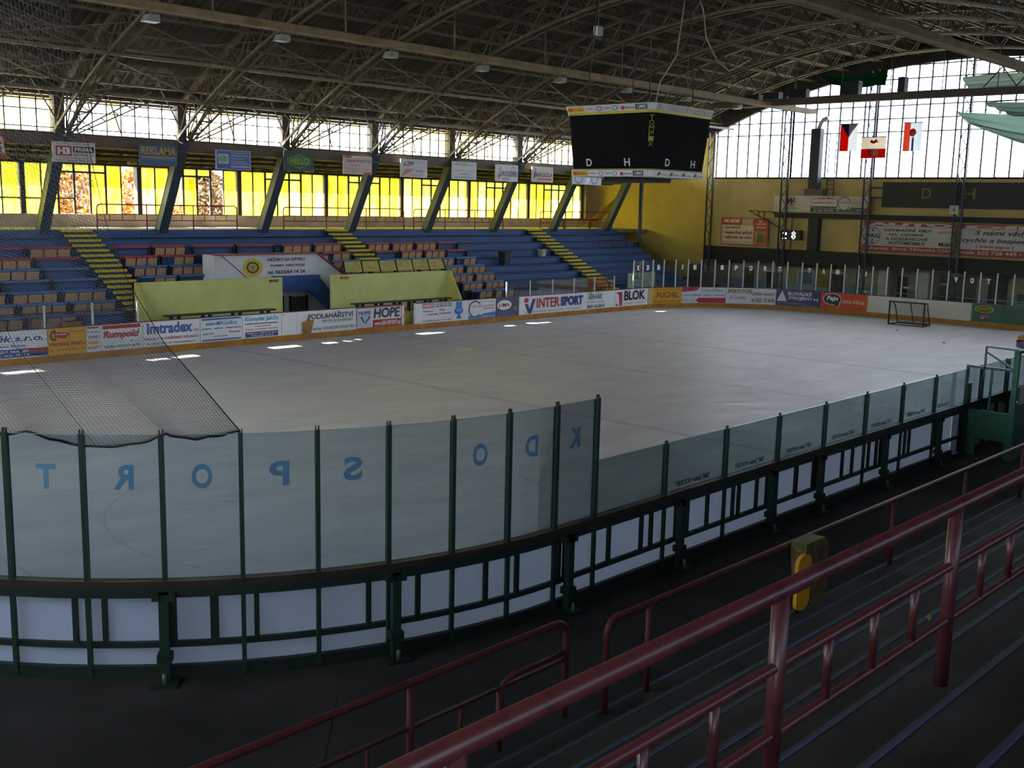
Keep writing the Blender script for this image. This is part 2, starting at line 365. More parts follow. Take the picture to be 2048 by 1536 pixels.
sf = MB().prism([(-9.3, 42.4, 7.85), (-9.3, 49.3, 7.25), (-9.3, 49.3, 7.45), (-9.3, 42.4, 8.05)], (69.8, 0, 0)).build('ceiling_gallery', pm('#3b352c', .8, .2, 1.5)); tag(sf, 'dark sloping soffit over the far gallery', 'ceiling', kind='structure')
gr = MB().prism([(-9.3, 42.45, 8.07), (-9.3, 49.9, 7.47), (-9.3, 49.9, 7.5), (-9.3, 42.45, 8.1)], (69.8, 0, 0)).build('added_bounce_roof', pm('#c9c6be', .6), sf)  # light sheet added out of view to bounce sun up onto the deck
for k in range(46):
    xx = 14.5+k; MB().bar((xx, 42.5, 7.76), (xx, 48.6, 7.22), .09, .16).build('joist', pm('#5b5238', .7, .2, 3), sf)
for yy, zz in ((43.9, 7.55), (45.5, 7.42), (47.1, 7.27)): MB().box(12, 60.4, yy-.06, yy+.06, zz-.12, zz).build('gallery_purlin', pm('#4a422e', .7, .2, 3), sf)
wl = thing('wall_far', 'pale rendered parapet and posts under the yellow gallery windows', 'wall', (36, 48.8, 4.2), kind='structure')
MB().box(-9.3, 60.8, 48.6, 49.0, 4.2, 4.84).build('parapet', PARAPET, wl); MB().box(-9.3, 60.8, 48.6, 49.0, 7.05, 7.45).build('lintel', BROWN, wl)
MB().box(-9.3, 60.8, 48.6, 49.0, -.3, 4.2).build('lower_wall', CREAM, wl); MB().box(-9.3, 9.4, 48.6, 49.0, 4.84, 7.05).build('side_wall', CREAM, wl)
MB().box(59.15, 60.8, 48.4, 49.0, 4.84, 7.3).build('pilaster', pm('#8f7f63', .8), wl)
LP = [9.58+5.49*k for k in range(10)]
for i, xk in enumerate(LP): block('window_post', FRAME, wl, xk-.11, xk+.11, 48.6, 48.95, 4.84, 7.05)
rnd = random.Random(3)
for b in range(9):
    xa, xb = LP[b]+.11, LP[b+1]-.11
    w = thing(next_win(), 'yellow filmed gallery window, %s bay from the left' % ORD[b+1], 'window', ((xa+xb)/2, 48.75, 4.84), kind='structure')
    nc = 7; dx = (xb-xa)/nc; fr = MB()
    for i in range(1, nc): wd = .045 if i in (2, 3, 4, 5) else .025; fr.box(xa+i*dx-wd, xa+i*dx+wd, 48.7, 48.8, 4.84, 7.05)
    fr.box(xa+2*dx, xa+5*dx, 48.7, 48.8, 6.68, 6.76)
    if b in (1, 2): fr.box(xa, xa+3*dx if b == 2 else xb, 48.7, 48.8, 5.5, 5.56)
    fr.build('mullions', FRAME, w)
    for i in range(nc):
        q = rnd.random()
        if b == 2: mt = (GY1, GY2, GC, GC, GY3, GY1, GC)[i]
        elif b == 3: mt = (GY2, GY1, GC, GY3, GC, GC, GY1)[i]
        elif b in (2, 3): mt = GC if q < .42 else (GY1 if q < .7 else GY3)
        elif b == 4: mt = GC if q < .15 else (GY2 if q < .5 else GY1)
        else: mt = GY1 if q < .5 else (GY2 if q < .85 else GY3)
        if 2 <= i < 5:
            plate('pane', mt, w, xa+i*dx+.04, xa+(i+1)*dx-.04, 48.75, 4.84, 6.68)
            plate('pane', GY2, w, xa+i*dx+.04, xa+(i+1)*dx-.04, 48.75, 6.76, 7.05)
        else: plate('pane', mt, w, xa+i*dx+.025, xa+(i+1)*dx-.025, 48.75, 4.84, 7.05)
gf = MB().box(-9.3, 60.4, 44.0, 48.7, 4.05, 4.25).build('floor_gallery', worn('#8a8172', '#6b6355', .4, .6, 1, .9)); tag(gf, 'bare concrete floor of the far gallery', 'floor', kind='structure')

# slanted columns that carry the far side of the roof
for i, xk in enumerate(XK):
    if i < 3: continue
    t = thing('slanted_column', 'blue grey steel column leaning over the far stand, %s from the left' % ORD[i-2], 'column', (xk, 44.05, 4.25), 'slanted columns along the far gallery')
    MB().bar((xk, 44.05, 4.2), (xk, 42.0, 8.0), .34, .42, (1, 0, 0)).build('shaft', COLUMN, t)
    MB().bar((xk-.17, 44.25, 4.2), (xk-.17, 42.2, 8.0), .05, .1, (1, 0, 0)).build('flange', pm('#55605a', .5), t)
    MB().bar((xk+.17, 44.25, 4.2), (xk+.17, 42.2, 8.0), .05, .1, (1, 0, 0)).build('flange', pm('#55605a', .5), t)
    if i % 2 == 1: MB().bar((xk-.1, 42.6, 7.15), (xk-2.4, 46.2, 7.28), .1, .12).build('strut', pm('#7a6f3a', .6), t)  # both struts: yellow window light put into the colour
    else: MB().bar((xk-.1, 42.6, 7.1), (xk-1.7, 45.3, 7.3), .1, .12).build('strut', pm('#7a6f3a', .6), t)

# ---- far end: arched window, yellow wall, lattice columns, lobby
YEL = worn('#bda66a', '#ab955c', .35, .65, .5, .85); YDK = pm('#171a1c', .7, .2, 3)
we = thing('wall_end', 'ochre yellow end wall below the arched window', 'wall', (XE, YC, 0), kind='structure')
MB().box(XE+.1, XE+.4, 6.5, 39.2, 3.3, 7.68).build('upper_wall', YEL, we)
MB().box(XE+.1, XE+.4, 39.2, 49.0, -.3, 10.4).build('side_wall', worn('#c9b055', '#b89f4c', .35, .65, .5, .85), we)  # stronger yellow than the upper wall: window light put into the colour
MB().box(XE+.1, XE+.4, -3.3, 6.5, -.3, 10.4).build('side_wall', YEL, we)
gab = MB(); ys = [6.5+i*(32.7/30) for i in range(31)]
gab.prism([(XE+.1, y, z_arch(y)) for y in ys]+[(XE+.1, y, z_deck(y)+.1) for y in reversed(ys)], (.3, 0, 0)).build('gable_panel', pm('#3a342c', .8), we)
for ya, yb in ((39.2, 43.2), (3.0, 6.5)):
    MB().prism([(XE+.05, ya, 10.3), (XE+.05, yb, 10.3), (XE+.05, yb, z_deck(yb)), (XE+.05, ya, z_deck(ya))], (.3, 0, 0)).build('gable_panel', pm('#3a342c', .8), we)
tb = MB().box(XE-.25, XE+.3, 6.5, 39.3, 2.5, 3.36).build('trim_1', YDK); tag(tb, 'dark balcony edge with painted-in shade under the yellow end wall', 'beam', kind='structure')  # dark colour also holds the shade under the balcony edge
tb = MB().box(XE-.2, XE+.05, 14, 34.35, 5.28, 5.58).build('trim_2', YDK); tag(tb, 'dark horizontal beam under the row of three signs', 'beam', kind='structure')
MB().box(XE+.1, XE+.3, 6.5, 39.2, 7.62, 7.72).build('window_sill', FRAME, we)
EC = [38.95-5.29*k for k in range(7)]
for i in range(6):
    ya, yb = EC[i], EC[i+1]
    w = thing(next_win(), 'tall bright bay of the arched end window, %s from the left' % ORD[i+1], 'window', (XE+.2, (ya+yb)/2, 7.7), kind='structure')
    nc = 7; dy = (ya-yb)/nc; fr = MB()
    for k in range(nc+1):
        y = ya-k*dy; fr.box(XE+.14, XE+.26, y-.036, y+.036, 7.7, z_arch(min(max(y, 6.6), 39.0)))
    zt = [7.72, 10.25]+[10.25+.72*k for k in range(1, 6)]
    for z in zt[1:]:
        yl = math.sqrt(max(0, 38**2-(z+24)**2)); a, c = min(ya, YC+yl), max(yb, YC-yl)
        if a > c: fr.box(XE+.15, XE+.25, c, a, z-.03, z+.03)
    fr.build('mullions', pm('#27303c', .5), w)
    for k in range(nc):
        y1 = ya-k*dy-.022; y2 = ya-(k+1)*dy+.022; top = [z_arch(y1), z_arch(y2)]
        for r in range(len(zt)):
            z0 = zt[r]+.018; z1 = (zt[r+1]-.018) if r+1 < len(zt) else 99
            if z0 >= max(top)-.05: break
            if z1 <= min(top): block('pane', GE, w, XE+.196, XE+.204, y2, y1, z0, z1)
            else: pane_mesh('pane', GE, w, [(XE+.196, y1, z0), (XE+.196, y2, z0), (XE+.196, y2, max(z0+.01, min(z1, top[1]))), (XE+.196, y1, max(z0+.01, min(z1, top[0])))], (.008, 0, 0))
def lattice(m, p, q, w, axis, pitch, t=.05, r=.035):
    """two chords and zigzag lacing between p and q, chords spread along axis"""
    p, q, ax = Vector(p), Vector(q), Vector(axis).normalized()*w/2
    m.bar(p-ax, q-ax, t, t); m.bar(p+ax, q+ax, t, t)
    n = max(2, int((q-p).length/pitch))
    for i in range(n):
        a = p+(q-p)*i/n; b = p+(q-p)*(i+1)/n; s = 1 if i % 2 else -1
        m.bar(a+ax*s, b-ax*s, r, r)
for i, y in enumerate(EC[:6]):
    t = thing('lattice_column', 'dark laced steel column before the end wall, %s from the left' % ORD[i+1], 'column', (60.0, y, 0), 'laced columns of the end wall')
    h = z_arch(y)
    for s, nm in ((.2, 'chord'), (-.2, 'chord')):
        MB().bar((60.05, y+s, -.05), (60.05, y+s, h), .1 if s < 0 else .06, .12, (1, 0, 0)).build(nm, DARKSTEEL, t)
    m = MB(); n = int(h/.5)
    for k in range(n): s = 1 if k % 2 else -1; m.bar((60.05, y+.17*s, h*k/n), (60.05, y-.17*s, h*(k+1)/n), .04, .04)
    m.build('lacing', DARKSTEEL, t)
# lobby under the end wall
lb = thing('wall_lobby', 'two-tone lobby wall, cream over pale blue, behind the end boards', 'wall', (63.3, YC, 0), kind='structure')
MB().box(63.3, 63.6, 6.5, 39.3, 1.2, 3.1).build('cream_wall', pm('#b7ad86', .85, .1, 1.5), lb); MB().box(63.27, 63.6, 6.5, 39.3, -.3, 1.2).build('blue_wall', pm('#7fa6b4', .8, .1, 1.5), lb)
MB().box(60.9, 63.4, 39.0, 39.3, -.3, 3.1).build('return_wall', pm('#8f8a70', .85), lb); MB().box(60.9, 63.4, 6.4, 6.6, -.3, 3.1).build('return_wall', pm('#8f8a70', .85), lb)
MB().box(60.4, 63.6, 6.4, 39.3, 3.05, 3.3).build('lobby_ceiling', pm('#35332d', .85), lb)
def lobby(name, y1, y2, z0, z1, mat, x=63.2): return block(name, mat, lb, x-.05, x+.06, y2, y1, z0, z1)
WHITE = pm('#c9c6bb', .7, .08, 3); DKW = pm('#23282a', .4, .1, 3); DOOR = pm('#4e5b3c', .6); SIGNY = pm('#a08a25', .7)
lobby('sign_board', 35.6, 31.0, 2.0, 2.75, SIGNY)
lobby('window_frame', 36.4, 35.2, .6, 1.85, WHITE); lobby('window_glass', 36.25, 35.35, .72, 1.75, DKW, 63.14)
lobby('window_frame', 34.1, 32.9, 1.05, 2.0, pm('#8aa0b4', .6)); lobby('window_glass', 33.95, 33.05, 1.15, 1.9, pm('#3f4f66', .3), 63.14)
lobby('kiosk_panel', 34.8, 31.9, 1.0, 2.05, SIGNY, 63.22); lobby('service_door', 31.9, 31.0, -.04, 1.9, DKW, 63.18)
lobby('wood_door', 38.1, 37.3, -.04, 1.95, DOOR, 63.2); lobby('hatch_sign', 37.6, 37.2, 1.55, 1.75, pm('#a06a25', .6), 63.1)
lobby('door_leaf', 27.5, 26.9, -.04, 1.98, DKW); lobby('door_leaf', 26.3, 25.6, .9, 2.3, pm('#4a565a', .5)); lobby('wall_panel', 25.0, 22.9, -.04, 2.2, pm('#5e604c', .7))
lobby('door_leaf', 22.2, 21.2, -.04, 2.25, pm('#2a2f2e', .6)); lobby('wall_board', 20.6, 20.0, .9, 1.4, DKW); lobby('bench', 31.0, 27.6, .35, .75, pm('#2c3536', .7), 62.9)
block('white_pier', pm('#cfcabd', .7, .06, 2), lb, 61.5, 62.0, 27.35, 27.95, -.04, 3.05); block('white_pier', pm('#cfcabd', .7, .06, 2), lb, 61.5, 62.0, 24.95, 25.55, -.04, 3.05)
block('crash_bar', pm('#b9b7ab', .5), lb, 62.4, 62.46, 19, 27.3, 1.02, 1.07); block('stove', pm('#332222', .6), lb, 62.6, 63.1, 28.3, 29.6, .2, .75)
prints(lb, planar((63.09, 35.5, 2.05), (0, -4.4, 0), (0, 0, .65), (-1, 0, 0)), [('T', 'OB\u010cERSTVEN\u00cd', .08, .15, .95, .8, '#6b2418', .03)])

# ---- near side and near end (mostly out of the picture)
wnr = thing('wall_near', 'rear wall of the near gallery behind the camera', 'wall', (25, -3, 0), kind='structure')
MB().box(-9.3, 60.8, -3.3, -3.0, -.3, 4.84).build('rear_wall', pm('#6e6a60', .85), wnr); MB().box(-9.3, 60.8, -3.3, -3.0, 7.05, 8.0).build('lintel', pm('#6e6a60', .85), wnr)
wnu = thing('wall_near_upper', 'brown fascia band above the near gallery', 'wall', (25, 3.9, 8.05), kind='structure')
MB().box(-9.3, 60.8, 3.8, 4.1, 8.05, 8.3).build('fascia_beam', BROWN, wnu); MB().box(-9.3, 60.8, 3.7, 4.1, 9.45, 9.95).build('head_beam', BROWN, wnu)
cg = MB().prism([(-9.3, 3.8, 8.1), (-9.3, -3.3, 7.5), (-9.3, -3.3, 7.7), (-9.3, 3.8, 8.3)], (70.1, 0, 0)).build('ceiling_near_gallery', pm('#3b352c', .8)); tag(cg, 'dark soffit over the near gallery', 'ceiling', kind='structure')
GN = glassy('glass_near_wall', (.43, .465, .53), .03)
for b in range(11):
    xa, xb = XK[b]+.2, XK[b+1]-.2
    w = thing(next_win(), 'upper strip window on the near side, %s bay' % ORD[b+1], 'window', ((xa+xb)/2, 3.95, 8.3), kind='structure'); block('pane', GC, w, xa, xb, 3.94, 3.95, 8.3, 9.45)
    m = MB()
    for i in range(9): m.box(xa+(xb-xa)*i/8-.02, xa+(xb-xa)*i/8+.02, 3.92, 3.98, 8.3, 9.45)
    m.build('mullions', FRAME, w); block('window_post', BROWN, wnu, XK[b]-.2, XK[b]+.2, 3.75, 4.15, 8.3, 9.45)
    w = thing(next_win(), 'rear gallery window behind the camera, %s bay' % ORD[b+1], 'window', ((xa+xb)/2, -3.15, 4.84), kind='structure'); block('pane', GN, w, xa, xb, -3.16, -3.15, 4.84, 7.05)
    m = MB()
    for i in range(8): m.box(xa+(xb-xa)*i/7-.03, xa+(xb-xa)*i/7+.03, -3.2, -3.1, 4.84, 7.05)
    m.build('mullions', FRAME, w); block('window_post', BROWN, wnr, XK[b]-.2, XK[b]+.2, -3.3, -3.0, 4.84, 7.05)
wne = thing('wall_near_end', 'plain end wall behind the camera', 'wall', (-9.2, YC, 0), kind='structure')
MB().box(-9.4, -9.1, -3.3, 49.3, -.3, 7.7).build('lower_wall', YEL, wne); MB().box(-9.4, -9.1, 38.9, 49.3, 7.7, 10.4).build('side_wall', YEL, wne); MB().box(-9.4, -9.1, -3.3, 7.3, 7.7, 10.4).build('side_wall', YEL, wne)
ys = [7.3+i*(31.6/24) for i in range(25)]
MB().prism([(-9.4, y, z_arch(y)) for y in ys]+[(-9.4, y, z_deck(y)+.1) for y in reversed(ys)], (.3, 0, 0)).build('gable_panel', BROWN, wne)
for ya, yb in ((38.9, 43.2), (3.0, 7.3)):
    MB().prism([(-9.4, ya, 10.3), (-9.4, yb, 10.3), (-9.4, yb, z_deck(yb)), (-9.4, ya, z_deck(ya))], (.3, 0, 0)).build('gable_panel', BROWN, wne)
m = MB()
for k in range(43): y = 38.9-k*.752; m.box(-9.3, -9.22, y-.022, y+.022, 7.7, z_arch(max(7.3, y)))
m.box(-9.3, -9.22, 7.3, 38.9, 10.2, 10.25)
w = thing(next_win(), 'arched end window behind the camera', 'window', (-9.25, YC, 7.7), kind='structure'); m.build('mullions', FRAME, w)
MB().prism([(-9.26, 7.3, 7.7), (-9.26, 38.9, 7.7)]+[(-9.26, y, z_arch(y)) for y in reversed(ys)], (.008, 0, 0)).build('pane', GE, w)

# ---- roof frame: arch trusses, lattice purlins
TR = pm('#665a45', .55, .25, 4); TR2 = pm('#574d3c', .55, .25, 4)
YT = [4.2+i*(37.8/26) for i in range(27)]
for i, xk in enumerate(XK):
    t = thing('arch_truss', 'curved lattice roof truss, %s from the camera end' % ORD[i+1], 'truss', (xk, YC, 8), 'arch trusses of the roof')
    zb = [z_low(y) if 5 < y < 41.3 else 8.15 for y in YT]; zt = [z_deck(y)-.28 for y in YT]
    for dx in (-.22, .22):
        m = MB()
        for j in range(26): m.bar((xk+dx, YT[j], zb[j]), (xk+dx, YT[j+1], zb[j+1]), .08, .1)
        m.build('bottom_chord', TR, t)
    m = MB()
    for j in range(26): m.bar((xk, YT[j], zt[j]), (xk, YT[j+1], zt[j+1]), .2, .14)
    m.build('top_chord', TR, t)
    m = MB()
    for j in range(26):
        for dx in (-.22, .22):
            ym = (YT[j]+YT[j+1])/2; zm = (zt[j]+zt[j+1])/2
            m.bar((xk+dx, YT[j], zb[j]), (xk, ym, zm), .055, .05); m.bar((xk, ym, zm), (xk+dx, YT[j+1], zb[j+1]), .055, .05)
        m.bar((xk-.22, YT[j], zb[j]), (xk+.22, YT[j+1], zb[j+1]), .04, .04)
    tag(m.build('web_lacing', TR2, t), kind='stuff')
    # foot lattice before the upper windows
    for yy, sg in ((42.0, -1), (4.2, 1)):
        m = MB(); n = 9; p0 = Vector((xk+.3, yy, 8.0)); p1 = Vector((xk+.3, yy+sg*2.9, z_low(yy+sg*2.9)-.05))
        def fp(k, dx, dz): f = k/n; return p0.lerp(p1, f)+Vector((dx*(.08+.42*f), 0, dz*(.05+.5*f)))
        for dx, dz in ((-1, 0), (1, 0), (0, 1)):
            for k in range(n): m.bar(fp(k, dx, dz), fp(k+1, dx, dz), .06)
        for k in range(n):
            a, b = ((-1, 0), (1, 0)) if k % 2 else ((1, 0), (-1, 0)); m.bar(fp(k, *a), fp(k+1, *b), .04)
            m.bar(fp(k, *a), fp(k+1, 0, 1), .04); m.bar(fp(k, 0, 1), fp(k+1, *b), .04)
        # ladder brace rising to the next bay
        q0, q1 = Vector((xk+.45, yy+sg*.25, 8.12)), Vector((xk+3.0, yy+sg*1.5, 9.75)); off = Vector((.34, 0, -.2))
        m.bar(q0, q1, .055); m.bar(q0+off*.35, q1+off, .055)
        for k in range(1, 6): f = k/6; m.bar(q0.lerp(q1, f), (q0+off*.35).lerp(q1+off, f), .04)
        m.bar((xk-.2, yy+sg*.1, 9.5), (xk+1.0, yy+sg*.6, 8.1), .04); m.bar((xk+1.3, yy+sg*.9, 10.1), (xk+2.3, yy+sg*.3, 8.15), .04); m.bar((xk-1.4, yy+sg*.8, 9.9), (xk-.1, yy+sg*.2, 8.3), .04)
        m.build('foot_lacing', TR, t)
PY = [5.5+i*(35.2/17) for i in range(18)]
for i, y in enumerate(PY):
    t = thing('lattice_purlin', 'long lattice purlin under the roof sheets, %s from the near side' % ORD[i+1], 'purlin', (25, y, z_deck(y)-.6), 'lattice purlins of the roof')
    zt = z_deck(y)-.12; zb = zt-.62
    MB().box(-9.2, 60.4, y-.05, y+.05, zt-.08, zt).build('top_chord', TR2, t)
    for s in (-.16, .16): MB().box(-9.2, 60.4, y+s-.03, y+s+.03, zb, zb+.06).build('bottom_chord', TR2, t)
    m = MB(); n = 80; p = 69.6/n
    for k in range(n):
        x = -9.2+k*p
        for s in (-.16, .16): m.bar((x, y+s, zb+.03), (x+p/2, y, zt), .035, .03); m.bar((x+p/2, y, zt), (x+p, y+s, zb+.03), .035, .03)
    tag(m.build('web_lacing', TR2, t), kind='stuff')
# tie rods between trusses near the eaves
for i, y in enumerate((39.9, 37.6)):
    t = thing('wind_brace', 'diagonal bracing rods below the roof near the far windows, %s line' % ('outer', 'inner')[i], 'bracing', (35, y, z_low(y)), 'bracing rods of the roof')
    for k in range(len(XK)-1):
        MB().bar((XK[k], y, z_low(y)), (XK[k+1], y-1.9, z_low(y-1.9)+.1), .03).build('rod', TR2, t); MB().bar((XK[k], y-1.9, z_low(y-1.9)+.1), (XK[k+1], y, z_low(y)), .03).build('rod', TR2, t)
    MB().box(-9, 60.3, y-.06, y+.06, z_low(y)-.06, z_low(y)+.06).build('tie_beam', TR, t)

# ================================================================== BOARDS OF THE FAR SIDE AND FAR END
def PB(s, z, off):
    """point on the far boards: s runs along the far side, round the corner, down the far end; off towards the ice"""
    a = X1-RC; L = PI/2*RC
    if s <= a: return (s, Y1-off, z)
    if s <= a+L:
        t = (s-a)/RC; return (a+(RC-off)*math.sin(t), Y1-RC+(RC-off)*math.cos(t), z)
    return (X1-off, Y1-RC-(s-a-L), z)
def strip(m, f, s0, s1, z0, z1, o0, o1, step=.6):
    """curved slab following mapping f"""
    n = max(1, int(math.ceil((s1-s0)/step))); V = []; F = []
    for i in range(n+1):
        s = s0+(s1-s0)*i/n; V += [f(s, z0, o0), f(s, z0, o1), f(s, z1, o1), f(s, z1, o0)]
    for i in range(n):
        for k in range(4): F.append((4*i+k, 4*i+(k+1) % 4, 4*i+4+(k+1) % 4, 4*i+4+k))
    F.append((3, 2, 1, 0)); F.append((4*n, 4*n+1, 4*n+2, 4*n+3)); m.add(V, F); return m
KICK = worn('#b07a1c', '#8a5a12', .35, .6, 2, .6); CAP = pm('#6a3a36', .6, .2, 3); BACK = pm('#2b4a40', .7)
ZB0, ZB1 = .25, 1.17
def dasher(s0, s1, label, base, els, z1=ZB1, group='advertising boards round the ice'):
    c = PB((s0+s1)/2, 0, -.04)
    t = thing('dasher_board', label, 'rink board', c, group)
    strip(MB(), PB, s0+.012, s1-.012, ZB0, z1, -.07, 0).build('panel', pm(base, .45, .05, 2), t)
    strip(MB(), PB, s0, s1, 0, ZB0, -.07, .012).build('kickplate', KICK, t)
    strip(MB(), PB, s0, s1, z1, z1+.035, -.09, .005).build('cap_rail', CAP, t)
    prints(t, lambda u, v, w: PB(s0+.012+u*(s1-s0-.024), ZB0+v*(z1-ZB0), w), els)
    return t
N_, R_, B_, K_, W_, Y_ = '#2b3580', '#a8262c', '#2f5fb0', '#15171c', '#dcdcda', '#d9a520'
dasher(11.4, 16.06, 'white and navy board reading Lisonek, leftmost on the far side', '#d5d8dc', [
    ('T', 'J. Lison\u011bk s.r.o.', .3, .55, .97, .86, N_, .02, .2), ('T', 'stavebn\u00ed firma', .55, .42, .84, .5, K_), ('R', 0, .04, 1, .34, N_), ('R', .86, .16, 1, .34, '#8a4438'),
    ('T', 'UH. BROD 1 GENT. NAVR. 2890', .5, .2, .86, .3, W_), ('T', 'Tel.: 0633 / 69 11 6', .62, .08, .86, .16, W_)])
dasher(16.06, 17.42, 'yellow board with red lettering second from left', '#d8a01c', [
    ('O', .17, .73, .12, .2, .45, '#3b4450', 1.2, 5.2), ('P', [(.16, .86), (.6, .8), (.45, .6), (.16, .66)], R_), ('T', 'Pneuservis', .2, .74, .5, .8, W_), ('T', 'PRODEJ', .04, .3, .53, .45, R_, .04), ('T', 'PNEU', .6, .32, .97, .46, R_, .04),
    ('R', .56, .1, .57, .95, '#8a6a10'), ('T', 'Uh. Brod tel. 0633 / 63', .04, .16, .95, .22, '#5a4410'), ('T', 'opravy vyv\u00e1\u017een\u00ed', .6, .8, .95, .88, '#5a4410')])
dasher(17.42, 17.94, 'narrow white board with small stacked notices left of the red Rumpold board', '#d8d8d6', [
    ('R', .05, .9, .9, .96, R_), ('T', 'autodoprava', .05, .72, .9, .8, B_), ('T', 'STAVBY', .1, .52, .9, .62, K_), ('R', .1, .3, .85, .42, Y_), ('T', 'RADOST', .05, .12, .9, .22, R_)])
dasher(17.94, 19.56, 'white board with red band and red script word Rumpold', '#d6d8da', [
    ('R', .04, .83, .95, .97, R_), ('T', 'Rumpold', .05, .4, .92, .76, R_, .03, .25), ('T', 'uhb s.r.o.', .66, .28, .92, .36, '#888'+'888'), ('T', 'Tel./fax: 0633/63 28 99', .05, .1, .92, .2, '#444850')])
dasher(19.56, 21.9, 'white board with blue striped word Imtradex over red line', '#d8dadd', [
    ('T', 'Imtradex', .06, .5, .86, .95, '#4a55a0', .035), ('R', .04, .86, .86, .9, '#d8d'+'add'), ('T', 's.r.o.', .88, .52, .97, .6, N_), ('T', 'REG\u00c1LY A ZA\u0158\u00cdZEN\u00cd SKLAD\u016e', .02, .26, .96, .4, '#a02a55', .02), ('T', 'tel.: 0633/ 63 81 60  www.imtradex.cz', .05, .08, .9, .16, '#555a60')])
dasher(21.9, 23.76, 'white board with two blue stripes reading MPCLUB', '#d7dade', [
    ('R', .03, .9, .97, .97, B_), ('R', .03, .04, .97, .1, B_), ('T', 'www.MPCLUB.cz', .12, .68, .88, .84, '#3b8ac6', .02), ('T', 'hardware    software    ve\u0159ejn\u00fd internet', .03, .5, .97, .59, K_), ('T', 'servis', .05, .3, .3, .38, '#3f8f70'), ('T', 'Xerox', .66, .32, .94, .42, R_, .02), ('T', 'tel. 0602 / 738 799', .3, .18, .64, .25, '#555a60')])
dasher(23.76, 25.6, 'white board with pale blue script heading beside the blank white panel', '#d9dbde', [
    ('T', 'Komplet Jak\u010do', .05, .68, .92, .95, '#4f9fd0', .03, .2), ('R', .06, .6, .9, .64, N_), ('T', 'NEJLEV\u011aJ\u0160\u00cd', .3, .46, .72, .54, R_), ('T', 'V\u00ddROBA KOVANEJCH V\u00ddROBK\u016e', .06, .34, .9, .42, R_), ('R', .06, .04, .9, .27, N_), ('T', 'Havl\u00ed\u010dkova 1, 688 01 Uh. Brod', .1, .17, .86, .24, W_), ('T', 'Tel./fax. 0633 / 63 37 35', .2, .07, .78, .14, W_)])
dasher(25.6, 29.42, 'long white flooring board reading PODLAHARSTVI with a cardboard sheet leaning on it', '#d9dcdf', [
    ('T', 'PODLAH\u00c1\u0158STV\u00cd', .34, .62, .96, .93, K_, .015), ('T', 'PETR KONR\u00c1D', .53, .45, .95, .58, '#555a60'), ('R', .53, .4, .8, .41, '#555a60'), ('T', 'tel.-fax:  572 632 578, 775 671 452', .4, .1, .97, .24, '#333840', .01), ('E', .02, .9, .006, .03, K_), ('R', .19, .02, .193, .98, '#a8acb0')])
dasher(29.42, 32.1, 'white ski shop board with red frame reading HOPE', '#d9d9d8', [
    ('R', 0, 0, 1, .04, R_), ('R', 0, .96, 1, 1, R_), ('R', 0, 0, .014, 1, R_), ('R', .955, 0, .97, 1, R_), ('R', .03, .08, .3, .82, '#b9c3d6'), ('T', 'HOPE', .04, .66, .3, .82, N_, .02, .15), ('P', [(.08, .55), (.11, .58), (.18, .26), (.16, .24)], '#30343c'), ('P', [(.26, .58), (.29, .55), (.2, .24), (.18, .26)], '#30343c'),
    ('T', 'HOPE', .36, .45, .93, .93, '#27304a', .03, .1), ('R', .34, .05, .955, .38, R_), ('T', 'www.SKI-SPORT.cz', .37, .11, .94, .3, W_, .03)])
dasher(32.84, 36.2, 'white sanitary ware board reading HOKO with a blue toilet picture', '#d8dbde', [
    ('R', .12, .74, .34, .97, '#b84a50'), ('T', 'HOKO', .135, .78, .325, .93, W_, .05), ('T', 'tel.: 572 637 847', .37, .88, .67, .96, K_), ('T', 'fax: 572 637 828', .37, .77, .67, .85, K_), ('T', '\u2022 radi\u00e1tory', .12, .52, .32, .64, K_, .01, .2), ('T', '\u2022 vany', .42, .55, .54, .66, K_, .01, .2), ('T', '\u2022 um\u00fdvadla', .2, .36, .4, .48, K_, .01, .2), ('T', '\u2022 poduma\u010dky', .45, .38, .67, .5, K_, .01, .2), ('T', 'ing. Miroslav Hor\u0148\u00e1k  Uh. Hradi\u0161t\u011b', .12, .06, .67, .15, '#555a60'),
    ('R', .76, .6, .87, .97, '#3f7ec4'), ('E', .81, .5, .085, .17, '#2f6cb8'), ('E', .81, .54, .06, .09, '#5f9ad6'), ('R', .77, .1, .86, .2, '#2f5fa8'), ('R', .79, .18, .84, .4, '#3a72bc')])
dasher(36.2, 38.08, 'white board with a large dark letter C and blue mountain print', '#d6d9de', [
    ('O', .24, .52, .24, .44, .17, '#3a4660', .55, 5.5), ('T', 'CENTRUM SUCH\u00c9 STAVBY', .12, .62, .95, .7, '#a05058'), ('T', 'technologie', .55, .46, .92, .58, '#b04a50'), ('P', [(0, 0), (1, 0), (1, .33), (.55, .26), (.3, .12), (0, .2)], '#4c78b8'), ('T', 'fasadn\u00ed syst\u00e9my', .4, .86, .95, .93, '#666c74'), ('T', 'omitky  potery', .5, .06, .96, .14, W_)])
dasher(38.08, 39.74, 'slate blue board with white oval reading LIMA', '#454c6c', [
    ('E', .36, .62, .31, .26, '#e2e0de'), ('T', 'LIMA', .12, .52, .6, .72, '#8a3040', .02), ('R', .78, .3, .9, .5, '#8a7040'), ('R', .82, .5, .86, .9, '#7a4040'), ('T', 'prodej oken a dve\u0159\u00ed', .1, .18, .7, .25, '#8a90b0'), ('T', 'dle Va\u0161ich p\u0159\u00e1n\u00ed', .05, .05, .9, .12, '#8a90b0')])
